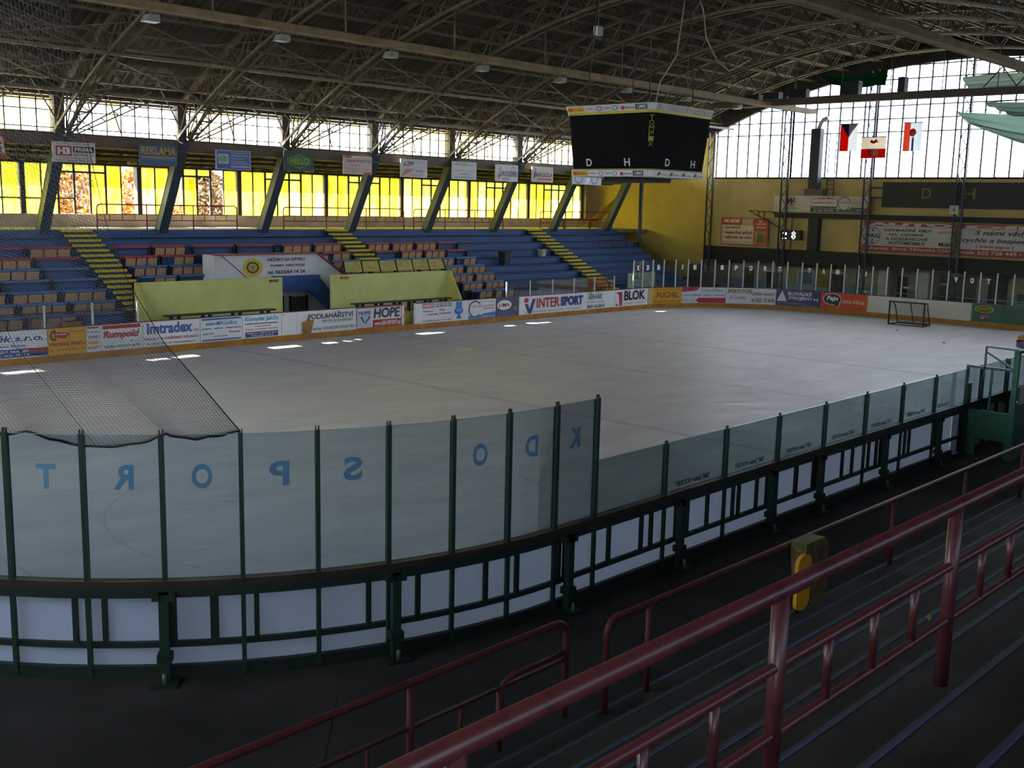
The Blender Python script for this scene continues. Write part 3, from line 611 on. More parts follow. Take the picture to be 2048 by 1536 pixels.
dasher(39.74, 47.52, 'very long white board reading INTERSPORT RIHAK', '#dadcdf', [
    ('E', .068, .78, .022, .14, R_), ('P', [(.052, .6), (.085, .56), (.1, .3), (.13, .84), (.158, .84), (.118, .04), (.09, .04)], '#33397c'), ('T', 'INTER', .168, .32, .4, .86, R_, .03), ('T', 'SPORT', .41, .32, .645, .86, '#2f3370', .06), ('T', 'FORUM SPORTOVN\u00cd BAZ \u2022 Svatopluk 25, Uh. Brod \u2022 tel./fax: 0633/ 633 685', .065, .09, .62, .18, '#555a60'),
    ('T', '\u0158IH\u00c1K', .71, .56, .86, .98, '#2f7d5c', .02, .1), ('T', 'velkoobchod pap\u00edrem', .69, .36, .88, .46, '#b0525a', .01, .2), ('T', '0633 / 63 28 19', .69, .06, .88, .25, K_, .02)])
dasher(47.52, 50.5, 'white board with a red block emblem reading BLOK where the corner begins', '#dadcdf', [
    ('P', [(.02, .06), (.22, .06), (.22, .88), (.02, .88), (.12, .7)], '#a52a3c'), ('P', [(.02, .3), (.11, .72), (.14, .1), (.1, .1)], '#dadcdf'), ('T', 'BLOK', .28, .34, .93, .93, K_, .035), ('T', 'stavby na kl\u00ed\u010d', .28, .12, .9, .22, '#777c84', 0, .2)])
dasher(50.5, 53.0, 'yellow corner board with brown lettering reading PUCHIL', '#cf9a1c', [
    ('R', 0, 0, .14, 1, '#b9a878'), ('R', .03, .1, .11, .6, '#8a8e98'), ('R', .055, .6, .085, .95, '#9a9ea8'), ('T', 'Dala cesta k \u00fasp\u011bchu', .18, .84, .96, .94, '#7a4a18'), ('T', 'PUCHIL', .28, .38, .92, .74, '#8a4a1c', .02), ('R', .18, .42, .27, .45, '#8a4a1c'), ('T', 'STOLA\u0158STV\u00cd A KUCHYN\u011a', .17, .1, .97, .22, '#8a4a1c')])
dasher(53.0, 55.74, 'white and dark red two-ribbon board reading DRUZBA in the corner', '#cfd2d8', [
    ('P', [(0, 1), (.4, 1), (.36, .8), (0, .72)], '#a8283c'), ('T', 'Restaurace', .05, .82, .33, .92, W_, .01, .2), ('T', 'DRU\u017dBA', .45, .74, .96, .94, '#8c6a74', .01), ('T', 'HOTOV\u00c9 MENU \u2022 OB\u011aDY \u2022 VE\u010cE\u0158E', .03, .46, .97, .58, '#3a4a6a', .015), ('P', [(.33, .18), (.4, .34), (1, .34), (1, .02), (.4, .02)], '#a8283c'), ('T', 'tel.: 572 639 813', .5, .11, .96, .24, W_), ('T', '7 7 - 22', .02, .12, .3, .2, '#555a60')])
dasher(55.74, 58.64, 'white board with olive sports lettering reading UHERSKY HRADIST', '#cdd0d2', [
    ('T', 'SPORTS STORE', .03, .66, .53, .92, '#7f7a20', .05), ('T', 'UHERSK\u00dd HRADI\u0160\u0164', .53, .56, .98, .8, '#9c2a38', .02), ('T', 'Ji\u0159\u00ed \u010cervinka', .06, .24, .4, .56, '#b05a60', .01, .2), ('T', 'tel. 0632 / 55 64 85', .52, .14, .98, .4, K_, .015)])
dasher(58.64, 61.2, 'navy board with a triangle emblem reading SLOVACKE STROJIRNY', '#2c355c', [
    ('P', [(.02, .28), (.24, .28), (.13, .95)], '#c9cdd8'), ('P', [(.06, .34), (.2, .34), (.13, .78)], '#2c355c'), ('E', .13, .46, .045, .12, '#c9cdd8'), ('T', 'SLOV\u00c1CK\u00c9', .26, .66, .8, .93, '#c9cdd8', .04), ('T', 'STROJ\u00cdRNY a.s.', .28, .36, .98, .64, '#c9cdd8', .04), ('T', 'Uhersk\u00fd Brod, N\u00e1dra\u017en\u00ed 1500', .05, .14, .7, .2, '#8a92b8'), ('T', 'www.sub.cz', .6, .04, .95, .1, '#8a92b8')])
dasher(61.2, 64.02, 'orange ice cream board with a dark bubble reading Fajn zmrzlina', '#c34a24', [
    ('E', .25, .6, .2, .36, '#d9d6d2'), ('P', [(.28, .3), (.44, .52), (.39, .06)], '#d9d6d2'), ('E', .25, .6, .185, .32, '#2a2c38'), ('P', [(.27, .32), (.42, .5), (.38, .12)], '#2a2c38'), ('T', 'Fajn', .13, .44, .38, .8, '#e2e0dc', .04, .2), ('T', 'zmrzlina', .46, .4, .95, .66, '#d9b8a4', .02, .2), ('R', .985, 0, 1, 1, '#c8a030')])
dasher(64.02, 69.68, 'plain unprinted white board behind the goal', '#c4c2b8', [])
dasher(69.68, 73.0, 'dark green board with a yellow oval logo at far right', '#24523e', [
    ('R', 0, 0, .012, 1, '#b8bcb8'), ('O', .2, .72, .15, .2, .2, '#b09a20'), ('E', .2, .72, .118, .15, '#3a4420'), ('T', 'AUTO-MOTO', .1, .66, .3, .8, '#b09a20', .03), ('P', [(.12, .3), (.18, .42), (.26, .36), (.32, .26), (.16, .2)], '#8a5058'), ('R', .17, .18, .2, .26, '#c9b8b8')])
# open gate between the ski board and the sanitary board
t = thing('bench_gate', 'dark open gateway in the far boards beside the HOPE board', 'gate', PB(32.47, 0, -.04))
for s in (32.1, 32.8): strip(MB(), PB, s, s+.06, 0, 1.2, -.1, 0).build('jamb', pm('#cfd0cc', .6), t)
strip(MB(), PB, 32.14, 32.84, 0, .25, -.07, .012).build('threshold', KICK, t); MB().box(32.1, 32.85, 37.45, 37.5, .05, 1.1).build('dark_backing', pm('#152420', .8), t)
# plain boards closing the rest of the ring (out of the picture)
def PL(s, z, off):     # left part: near end straight and both near corners seen from outside, s along outline
    return None
c = MB()
ring = [p for p in outline(0, 10)]
t = thing('dasher_board', 'plain white boards closing the rink at the hidden near left end', 'rink board', (X0, YC, 0))
m = MB(); kk = MB()
def PLE(s, z, off):    # from (11.34,36.6) round the far-left corner to (3.34, 17.65)
    a = PI/2*RC
    if s <= a: th = s/RC; return (X0+RC-(RC-off)*math.sin(th), Y1-RC+(RC-off)*math.cos(th), z)
    return (X0+off, Y1-RC-(s-a), z)
strip(m, PLE, 0, PI/2*RC+10.9, ZB0, 1.2, -.07, 0).build('panel', pm('#d0d2d4', .5), t); strip(kk, PLE, 0, PI/2*RC+10.9, 0, ZB0, -.07, .012).build('kickplate', KICK, t)
t = thing('dasher_board', 'plain white boards at the hidden far right corner', 'rink board', (X1-3, Y0+3, 0))
def PRE(s, z, off):
    th = s/RC; return (X1-RC+(RC-off)*math.cos(th), Y0+RC-(RC-off)*math.sin(th), z)
strip(MB(), PRE, 0, PI/2*RC, ZB0, 1.2, -.07, 0).build('panel', pm('#d0d2d4', .5), t); strip(MB(), PRE, 0, PI/2*RC, 0, ZB0, -.07, .012).build('kickplate', KICK, t)

# ---- glass above the far boards
GLF = glassy('glass_far', (.90, .94, .93), .02); POSTW = pm('#c9ccc8', .45, .08, 5)
def far_glass(s0, s1, n, ztop, label, letters=None):
    t = thing('rink_glass', label, 'glass', PB((s0+s1)/2, 1.2, -.04), 'glass panels on the far boards'); d = (s1-s0)/n
    for i in range(n+1):
        s = s0+i*d; p = PB(s, 0, -.04); MB().box(p[0]-.03, p[0]+.03, p[1]-.03, p[1]+.03, 1.18, ztop).build('post', POSTW, t)
        if i < n: strip(MB(), PB, s+.03, s+d-.03, 1.21, ztop-.05, -.046, -.036, .9).build('pane', GLF, t)
    if letters:
        for i, ch in letters.items():
            w = .2 if ch not in 'JI' else .12; sc = s0+(i+.5)*d
            prints(t, lambda u, v, o: PB(sc-w/2+u*w, ztop-.58+v*.28, o-.03), [('T', ch, 0, 0, 1, 1, '#ffffff', .07)])
    return t
far_glass(12.6, 19.4, 4, 1.97, 'low glass on white posts over the leftmost far boards')
far_glass(38.86, 47.46, 5, 1.95, 'low glass on white posts over the long INTERSPORT board')
w1 = 'KDE JE SPORT, TAM JE \u017dIVOT'
lt = {i: ch for i, ch in zip([0, 1, 2, 4, 5, 7, 8, 9, 10, 11, 13, 14, 15, 17, 18, 21, 22, 23, 24, 25], ['K', 'D', 'E', 'J', 'E', 'S', 'P', 'O', 'R', 'T,', 'T', 'A', 'M', 'J', 'E', '\u017d', 'I', 'V', 'O', 'T'])}
lt.pop(18); lt.pop(21); lt.pop(22)
far_glass(49.2, 49.2+.833*28, 28, 2.78, 'tall glass with white letters along the far end of the rink', {k: v for k, v in lt.items()})
t = thing('notice_sheet', 'pale green notice sheet behind the corner glass', 'sign', (51.2, 37.4, 0))
for x in (49.8, 52.0): MB().box(x-.03, x+.03, 37.33, 37.38, -.04, 2.0).build('stake', pm('#1c222c', .5), t)
MB().box(49.6, 52.2, 37.3, 37.33, 1.15, 2.0).build('sheet', pm('#9db3a6', .6, .1, 2), t); prints(t, planar((49.6, 37.3, 1.15), (2.6, 0, 0), (0, 0, .85), (0, -1, 0)), [('T', 'HOKO', .08, .6, .4, .85, '#5b7a74'), ('T', 'ing. Miroslav', .08, .3, .7, .45, '#5b7a74')])

# ================================================================== FAR STAND
RISE, RUN = .368, .705
def row_y(k): return 44.0-k*RUN     # front edge of tread k is row_y(k+1)... tread k spans row_y(k+1)..row_y(k)
def row_z(k): return 4.25-k*RISE
SXA, SXB = 11.0, 57.1
fs = thing('grandstand', 'blue tiered grandstand along the far long side under the yellow windows', 'grandstand', (34, 41, 0))
TREAD = worn('#364766', '#40413f', .42, .58, 1.2, .8, (1, 3, 1)); EDGE = pm('#26375c', .7, .2, 2)
for k in range(1, 10):
    y1, y0, z = row_y(k-1), row_y(k), row_z(k)
    segs = [(SXA, SXB)]
    if k >= 6: segs = [(SXA, 24.4), (31.0, SXB)]
    if k >= 8: segs = [(SXA, 19.95), (38.6, SXB)]
    for a, b in segs:
        MB().box(a, b, y0, y1, -.04, z).build('tier', TREAD, fs)
    # plank facing on the riser above this tread, split into boards
    for a, b in segs:
        n = max(1, round((b-a)/4.2))
        for i in range(n):
            x0 = a+(b-a)*i/n; x1 = a+(b-a)*(i+1)/n
            block('riser_board', BLUE, fs, x0+.008, x1-.008, y1-.03, y1, z+.05, z+RISE-.03)
            block('nosing_board', BLUE, fs, x0+.008, x1-.008, y1-.06, y1+.22, z+RISE+.001, z+RISE+.03)
for a, b in ((SXA, 19.95), (38.6, SXB)): MB().box(a, b, row_y(9)-.03, row_y(9), -.04, row_z(9)-.1).build('front_board', worn('#2f5a80', '#24455e', .35, .6, 1.2, .7), fs)
# stairways
for nm, xc in (('left', 20.65), ('middle', 34.0), ('right', 48.75)):
    t = thing('stairway', 'steep stair with yellow steps through the blue stand, %s one' % nm, 'stairs', (xc, 41, 0), 'yellow stairways of the far stand')
    kmax = {'left': 8, 'middle': 8, 'right': 9}[nm]
    for j in range(2*kmax):
        y = 44.0-j*RUN/2; z = 4.25-(j+1)*RISE/2+.09
        block('stair_step', YSTEP, t, xc-.62, xc+.62, y-RUN/2+.06, y+.02, z+.03, z+.13)
    m = MB()
    for j in range(2*kmax):
        y = 44.0-j*RUN/2; z = 4.25-(j+1)*RISE/2+.09; m.box(xc-.62, xc+.62, y-RUN/2+.1, y+.1, z-.24, z+.045)
    m.build('stair_base', pm('#20293c', .8), t)
# fold-up bench units
SEAT = worn('#c09b76', '#a47f5c', .35, .62, 6, .6, (1, 1, 4)); RPL = worn('#a83440', '#7c2630', .32, .55, 4, .5); BPL = worn('#4274aa', '#345c8c', .32, .55, 4, .5); IRON = pm('#1c222c', .5)
def bench(x0, L, k, seats, label):
    y1, z = row_y(k-1), row_z(k); red = k <= 4
    t = thing('folding_bench', label, 'bench', (x0+L/2, y1-.2, z), 'fold-up benches of the far stand')
    pl = RPL if red else BPL
    block('back_board', pl, t, x0+.02, x0+L-.02, y1-.16, y1+.06, z+RISE+.06, z+RISE+.15)
    n = 3; d = (L-.2)/n
    for i in range(n):
        if seats[i]:
            xs = x0+.1+i*d
            s = MB().obox((xs+d/2, y1-.2, z+.25), (d/2-.035, 0, 0), (0, .012, 0), (0, -.04, .165)).build('seat', SEAT, t)
    for xs in (x0+.05, x0+L-.05): block('bracket', IRON, t, xs-.02, xs+.02, y1-.2, y1-.02, z, z+RISE+.1)
    return t
rs = random.Random(11)
blocks = [('left of the left stair', 14.2, 19.85, 3, range(3, 10), .62), ('right of the left stair', 21.5, 24.9, 2, range(3, 8), .85), ('left of the middle stair', 29.7, 33.3, 2, range(3, 7), .9), ('right of the middle stair', 34.75, 41.2, 4, range(3, 10), .8)]
ordn = ['first', 'second', 'third', 'fourth', 'fifth', 'sixth', 'seventh']; posn = {2: ['left', 'right'], 3: ['left', 'middle', 'right'], 4: ['leftmost', 'second from left', 'third from left', 'rightmost']}
for nm, xa, xb, n, ks, pf in blocks:
    L = (xb-xa)/n
    for k in ks:
        for i in range(n):
            if nm.startswith('right of the middle') and k >= 8 and i < 2: continue
            st = [rs.random() < pf]*3
            if st[0] and rs.random() < .12: st[rs.randrange(3)] = False
            col = 'red' if k <= 4 else 'blue'
            bench(xa+i*L, L-.06, k, st, '%s-backed %s, %s row down, %s unit %s' % (col, 'fold-up bench' if any(st) else 'seatless bench', ordn[k-3], posn[n][i], nm))
for k in (3, 4):
    for i in range(2):
        bench(25.1+i*2.2, 2.1, k, [False]*3, 'red-backed seatless bench behind the white tunnel, %s row, %s unit' % (('upper', 'lower')[k-3], ('left', 'right')[i]))

# red gallery railings
def railing(name, label, x0, x1, y, z0, h, mat, r=.03, posts=2.2, mids=(.58, .30), bal=0, group=None, round_=(True, True), cat='railing', lead=True):
    t = thing(name, label, cat, ((x0+x1)/2, y, z0), group); zt = z0+h; c = min(.16, h*.2); pts = []
    if round_[0]: pts += [(x0, y, z0), (x0, y, zt-c)]+[(x0+c*(1-math.cos(a)), y, zt-c+c*math.sin(a)) for a in (PI/8, PI/4, 3*PI/8)]+[(x0+c, y, zt)]
    else: pts += [(x0, y, zt)]
    if round_[1]: pts += [(x1-c, y, zt)]+[(x1-c*(1-math.cos(a)), y, zt-c+c*math.sin(a)) for a in (3*PI/8, PI/4, PI/8)]+[(x1, y, zt-c), (x1, y, z0)]
    else: pts += [(x1, y, zt)]
    MB().path(pts, r, 10).build('top_rail', mat, t)
    n = max(1, round((x1-x0)/posts))
    for i in range(n+1):
        if (i == 0 and round_[0]) or (i == n and round_[1]): continue
        x = x0+(x1-x0)*i/n; MB().tube((x, y, z0), (x, y, zt), r*.95, 10).build('post', mat, t)
    for f in mids: MB().tube((x0, y, z0+h*f), (x1, y, z0+h*f), r*.65, 8).build('mid_rail', mat, t)
    if bal and len(mids) == 2:
        d = (x1-x0)/n
        for i in range(n):
            for j in range(1, bal+1):
                x = x0+i*d+d*j/(bal+1); MB().tube((x, y, z0+h*mids[1]), (x, y, z0+h*mids[0]), r*.6, 8).build('baluster', mat, t)
    return t
RR = pm('#9a3428', .5, .15, 5)
for i, (a, b) in enumerate(((12, 17.6), (21.8, 28.6), (31.2, 38.9), (38.2+1.4, 46.6), (49.9, 57.0))):
    railing('gallery_railing', 'thin red gallery railing above the blue stand, %s section from the left' % ORD[i+1], a, b, 44.35, 4.25, 1.08, RR, .03, 2.3, (.62, .38), 3, 'red railings along the far gallery')
railing('stand_railing', 'red railing on the blue tiers at the right end of the far stand', 52.8, 57.0, 42.0, row_z(5)+.1, 1.0, pm('#6e2a2c', .6), .03, 1.4, (.6, .35), 2)
for i, (a, b) in enumerate(((12.0, 19.8), (38.9, 48.2), (49.8, 52.0))):
    railing('front_railing', 'low dark red rail at the foot of the far stand, %s from the left' % ORD[i+1], a, b, 37.55, .1, 1.5, pm('#6e2a2c', .6), .025, 2.0, (), 0, 'front rails of the far stand')
# wooden planks and trestle at the right end of the gallery
t = thing('plank_stack', 'bundle of wooden planks leaning on the gallery rail beside the yellow wall', 'planks', (57, 45.4, 4.25))
for i in range(4): MB().bar((55.6+.06*i, 45.6-.16*i, 4.35), (58.9, 45.5-.16*i, 6.3), .14, .05).build('plank', worn('#b08a3c', '#8c6a2c', .4, .6, 5, .7, (8, 1, 8)), t)
t = thing('trestle', 'dark wooden trestle on the gallery floor by the right column', 'trestle', (54, 45, 4.25))
MB().box(52.6, 56.2, 44.9, 45.3, 4.78, 4.86).build('top_board', pm('#4e4030', .8), t)
for x in (53.0, 55.6):
    for s in (-1, 1): MB().bar((x, 45.1, 4.8), (x+.25*s, 45.1+.2*s, 4.25), .08).build('leg', pm('#4e4030', .8), t)

# ---- players' benches (dugouts) and white tunnel
LIME = worn('#cfd285', '#c2c577', .35, .6, .8, .8); LIME2 = worn('#c4be66', '#b3ac58', .35, .6, .8, .8); BENCHG = pm('#24382c', .6)
def dugout(name, label, x0, x1, cheeks):
    t = thing(name, label, 'dugout', ((x0+x1)/2, 38, 0))
    MB().box(x0, x1, 38.3, 38.45, 0, 2.47).build('back_wall', LIME, t); MB().box(x0, x1, 37.0, 38.3, -.04, .75).build('plinth', LIME2, t)
    for x in cheeks:
        MB().prism([(x, 38.45, 0), (x, 37.0, 0), (x, 37.0, .95), (x, 37.35, 1.0), (x, 38.2, 2.47), (x, 38.45, 2.47)], (.12, 0, 0)).build('side_wall', LIME2, t)
    return t
def team_bench(label, x0, x1):
    t = thing('team_bench', label, 'bench', ((x0+x1)/2, 37.6, .75), 'players benches'); MB().box(x0, x1, 37.4, 37.72, 1.2, 1.26).build('seat', BENCHG, t)
    n = max(2, round((x1-x0)/1.1))
    for i in range(n):
        for s in (0, .32):
            x = x0+.25+(x1-x0-.85)*i/(n-1)+s; MB().box(x-.03, x+.03, 37.45, 37.65, .75, 1.2).build('leg', BENCHG, t)
d1 = dugout('dugout', 'lime yellow players dugout left of the tunnel', 20.17, 26.85, (20.17,)); d2 = dugout('dugout', 'lime yellow players dugout under the awning right of the tunnel', 29.45, 36.6, (36.48,))
team_bench('dark green bench in the left dugout', 21.0, 25.9); team_bench('dark green bench in the right dugout, left part', 30.0, 33.0); team_bench('dark green bench in the right dugout, right part', 33.05, 35.9)
for d, x in ((d1, 26.2), (d2, 29.9)):
    MB().box(x, x+.45, 38.27, 38.3, 2.28, 2.38).build('name_plate', pm('#7c2b2b', .6), d); prints(d, planar((x, 38.27, 2.28), (.45, 0, 0), (0, 0, .1), (0, -1, 0)), [('T', 'HOST\u00c9', .1, .2, .9, .8, '#d0c8a0', .02)])
t = thing('awning', 'row of translucent yellowed awning panels above the right dugout', 'awning', (33.4, 38.7, 2.5))
AW = worn('#c9bf74', '#b0a45c', .35, .6, 3, .5); n = 6
for i in range(n):
    xa = 30.3+i*1.02
    MB().prism([(xa+.03, 38.45, 2.56), (xa+.97, 38.45, 2.56), (xa+1.3, 39.0, 2.98), (xa+.36, 39.0, 2.98)], (0, 0, .02)).build('panel', AW, t)
for i in range(n+1):
    xa = 30.3+i*1.02; MB().bar((xa, 38.4, 2.42), (xa+.34, 39.02, 3.0), .05, .06).build('rib', pm('#2b2c20', .6), t)
MB().path([(36.5, 38.45, 2.5), (36.85, 38.45, 2.55), (37.1, 38.7, 2.9), (36.8, 39.0, 3.05)], .03, 8).build('end_hoop', pm('#5d8a9c', .5), t)
TW = worn('#d3d4d6', '#bfc0c2', .3, .6, .8, .8)
t = thing('tunnel_house', 'white players tunnel wall with black lettering between the dugouts', 'tunnel', (27.7, 39.8, 0))
MB().prism([(24.4, 39.6, 2.42), (24.4, 39.6, 3.36), (29.57, 39.6, 3.36), (31.0, 39.6, 2.4), (31.0, 39.6, -.04), (30.6, 39.6, -.04), (30.6, 39.6, .8), (29.6, 39.6, 2.42)], (0, .15, 0)).build('front_wall', TW, t)
MB().box(24.4, 24.55, 39.76, 40.47, -.04, 3.36).build('side_wall', TW, t); MB().box(30.85, 31.0, 39.76, 40.47, -.04, 2.42).build('side_wall', TW, t); MB().box(24.56, 30.2, 39.76, 40.47, 3.2, 3.3).build('roof_slab', pm('#555a66', .8), t)
MB().box(24.4, 27.3, 39.6, 39.75, -.04, 2.415).build('front_wall', TW, t)
MB().bar((24.38, 39.6, 3.38), (29.6, 39.6, 3.38), .3, .05).build('coping', pm('#8c2a2e', .6), t); MB().bar((29.57, 39.6, 3.38), (31.02, 39.6, 2.42), .3, .05).build('coping', pm('#8c2a2e', .6), t)
MB().bar((24.75, 39.59, 3.34), (25.95, 39.59, 2.4), .02, .08, (0, -1, 0)).build('red_stripe', pm('#8c2a2e', .6), t)
MB().box(27.2, 29.7, 39.5, 39.72, 1.75, 2.42).build('lintel', pm('#2f4f8c', .7), t)
MB().prism([(29.1, 39.52, 1.75), (29.7, 39.52, 2.3), (30.75, 39.52, 1.2), (30.75, 39.52, .7), (30.3, 39.52, .75)], (0, .1, 0)).build('stair_stringer', pm('#2c4678', .7), t)
MB().box(24.6, 30.84, 40.4, 40.47, -.04, 3.19).build('rear_wall', pm('#a8a8a6', .8), t)
MB().box(26.95, 28.3, 40.34, 40.4, -.04, 1.35).build('door_leaf', pm('#8a8472', .7), t); MB().box(28.75, 29.6, 40.34, 40.4, -.04, 1.4).build('door_leaf', pm('#3c3c38', .7), t)
for x in (26.9, 28.3, 28.7, 29.6): MB().box(x-.04, x+.04, 40.3, 40.4, -.04, 1.45).build('door_frame', pm('#222', .7) if False else pm('#222428', .7), t)
prints(t, planar((24.4, 39.6, 2.42), (5.17, 0, 0), (0, 0, .94), (0, -1, 0)), [('E', .36, .42, .095, .42, '#c9aa1c'), ('O', .36, .42, .06, .26, .3, '#3a3a20'), ('E', .36, .42, .025, .12, '#7f8a60'), ('T', 'DR\u017d\u00c1KY NA OPTIKU', .5, .68, .88, .86, '#26282c', .025), ('T', 'FORMY, N\u00c1STROJE', .53, .4, .88, .56, '#26282c', .025), ('T', 'tel. 0633/64 14 24', .5, .1, .88, .27, '#26282c', .025)])

# cardboard sheet at the flooring board, bins on the stand
t = MB().prism([(26.6, 36.54, .26), (27.0, 36.54, .26), (27.16, 36.54, .8), (26.98, 36.54, .78), (26.92, 36.54, .95), (26.8, 36.54, .76), (26.58, 36.54, .74)], (0, .03, 0)).build('cardboard_sheet', worn('#a37c46', '#86622f', .4, .6, 2, .85), loc=(26.85, 36.45, .2)); tag(t, 'torn brown cardboard sheet leaning on the white flooring board', 'cardboard')
def bin_(label, x, y, z, h, col, w=.42):
    t = thing('litter_bin', label, 'bin', (x, y, z), 'litter bins'); m = MB()
    a, b = w/2, w/2*.85
    m.add([(x-b, y-b, z), (x+b, y-b, z), (x+b, y+b, z), (x-b, y+b, z), (x-a, y-a, z+h), (x+a, y-a, z+h), (x+a, y+a, z+h), (x-a, y+a, z+h)], [(0, 3, 2, 1), (0, 1, 5, 4), (1, 2, 6, 5), (2, 3, 7, 6), (3, 0, 4, 7)]); m.build('body', col, t)
    MB().box(x-a-.02, x+a+.02, y-a-.02, y+a+.02, z+h-.05, z+h).build('rim', col, t); MB().box(x-a+.03, x+a-.03, y-a+.03, y+a-.03, z+h-.08, z+h+.005).build('dark_mouth', pm('#15170f', .9), t)
OR = worn('#c07c1c', '#8f5c14', .35, .55, 5, .6)
bin_('orange litter bin behind the yellow tyre board', 17.2, 37.2, -.04, 1.35, OR, .5); bin_('yellow litter bin below the benches right of the awning', 38.3, 37.2, -.04, 1.2, worn('#b09a28', '#7c6c1c', .35, .55, 5, .6), .45); bin_('yellow litter bin under the right stair', 46.2, 37.25, -.04, 1.35, worn('#b09a28', '#7c6c1c', .35, .55, 5, .6), .45)
bin_('pinkish white bucket standing on the blue tiers', 47.0, row_y(3)-.3, row_z(4)+.02, .42, pm('#b7a49c', .6), .36)
bin_('dark oil drum on the blue tiers', 43.2, row_y(4)-.25, row_z(5)+.02, .75, pm('#1c2024', .6), .5)

# ================================================================== NEAR BOARDS (seen from outside)
CX, CY = X0+RC, Y0+RC
def PN(s, z, off):
    """near boards: s<0 along the straight (X = CX - s), s>0 round the corner to the left; off towards the camera side"""
    if s <= 0: return (CX-s, Y0-off, z)
    t = min(s/RC, PI/2); r = RC+off; e = max(0, s-RC*PI/2)
    return (CX-r*math.sin(t), CY-r*math.cos(t)+e, z)
WPAN = worn('#bfc6d8', '#9aa2b6', .28, .42, 1.6, .5, (1, 1, 1), .05); BRN = worn('#332822', '#1f1a17', .35, .6, 4, .5)
def hdpe():
    """white polyethylene board: light from the ice side glows through"""
    m = bpy.data.materials.new('hdpe_board'); m.use_nodes = True; nt = m.node_tree; N = nt.nodes; L = nt.links; b = N['Principled BSDF']
    tc = N.new('ShaderNodeTexCoord'); nz = N.new('ShaderNodeTexNoise'); nz.inputs['Scale'].default_value = 2.2; nz.inputs['Detail'].default_value = 9; nz.inputs['Roughness'].default_value = .7; L.new(tc.outputs['Object'], nz.inputs['Vector'])
    rp = N.new('ShaderNodeValToRGB'); e = rp.color_ramp.elements; e[0].position = .27; e[1].position = .33; e[0].color = (.1, .11, .14, 1); e[1].color = (.43, .52, .73, 1); L.new(nz.outputs['Fac'], rp.inputs['Fac'])
    L.new(rp.outputs[0], b.inputs['Base Color']); b.inputs['Roughness'].default_value = .5
    tl = N.new('ShaderNodeBsdfTranslucent'); L.new(rp.outputs[0], tl.inputs[0]); mx = N.new('ShaderNodeMixShader'); mx.inputs[0].default_value = .42
    L.new(b.outputs[0], mx.inputs[1]); L.new(tl.outputs[0], mx.inputs[2]); L.new(mx.outputs[0], N['Material Output'].inputs['Surface']); return m
WHD = hdpe()
GLN = glassy('glass_near', (.775, .845, .90), .03, rough=.03); GLL = glassy('glass_near_low', (.72, .82, .835), .035, rough=.03)
GP = pm('#123328', .45, .15, 8); GDK = pm('#0d211a', .55, .2, 6)
corner_posts = [.09+.893*k for k in range(15)]               # post 0 is at the tangent point
straight_posts = [-.8-1.775*k for k in range(0, 8)]          # X = 12.15, 13.9 ...
post_s = list(reversed(straight_posts))+corner_posts
rb = random.Random(5)
def upright(s, z0, z1, w, d, off, nm, mat, t):
    p = Vector(PN(s, 0, off)); q = Vector(PN(s, 0, off+1))-p; q.normalize(); u = Vector((-q.y, q.x, 0))
    return MB().obox(p+Vector((0, 0, (z0+z1)/2)), u*w/2, q*d/2, Vector((0, 0, (z1-z0)/2))).build(nm, mat, t)
allp = [-14.5]+post_s
letters = {0: 'K', 1: 'D', 2: 'O', 4: 'S', 5: 'P', 6: 'O', 7: 'R', 8: 'T'}
hp = [-.8]+corner_posts; EDGEG = pm('#7f9a92', .2)
NB = len(allp)-1
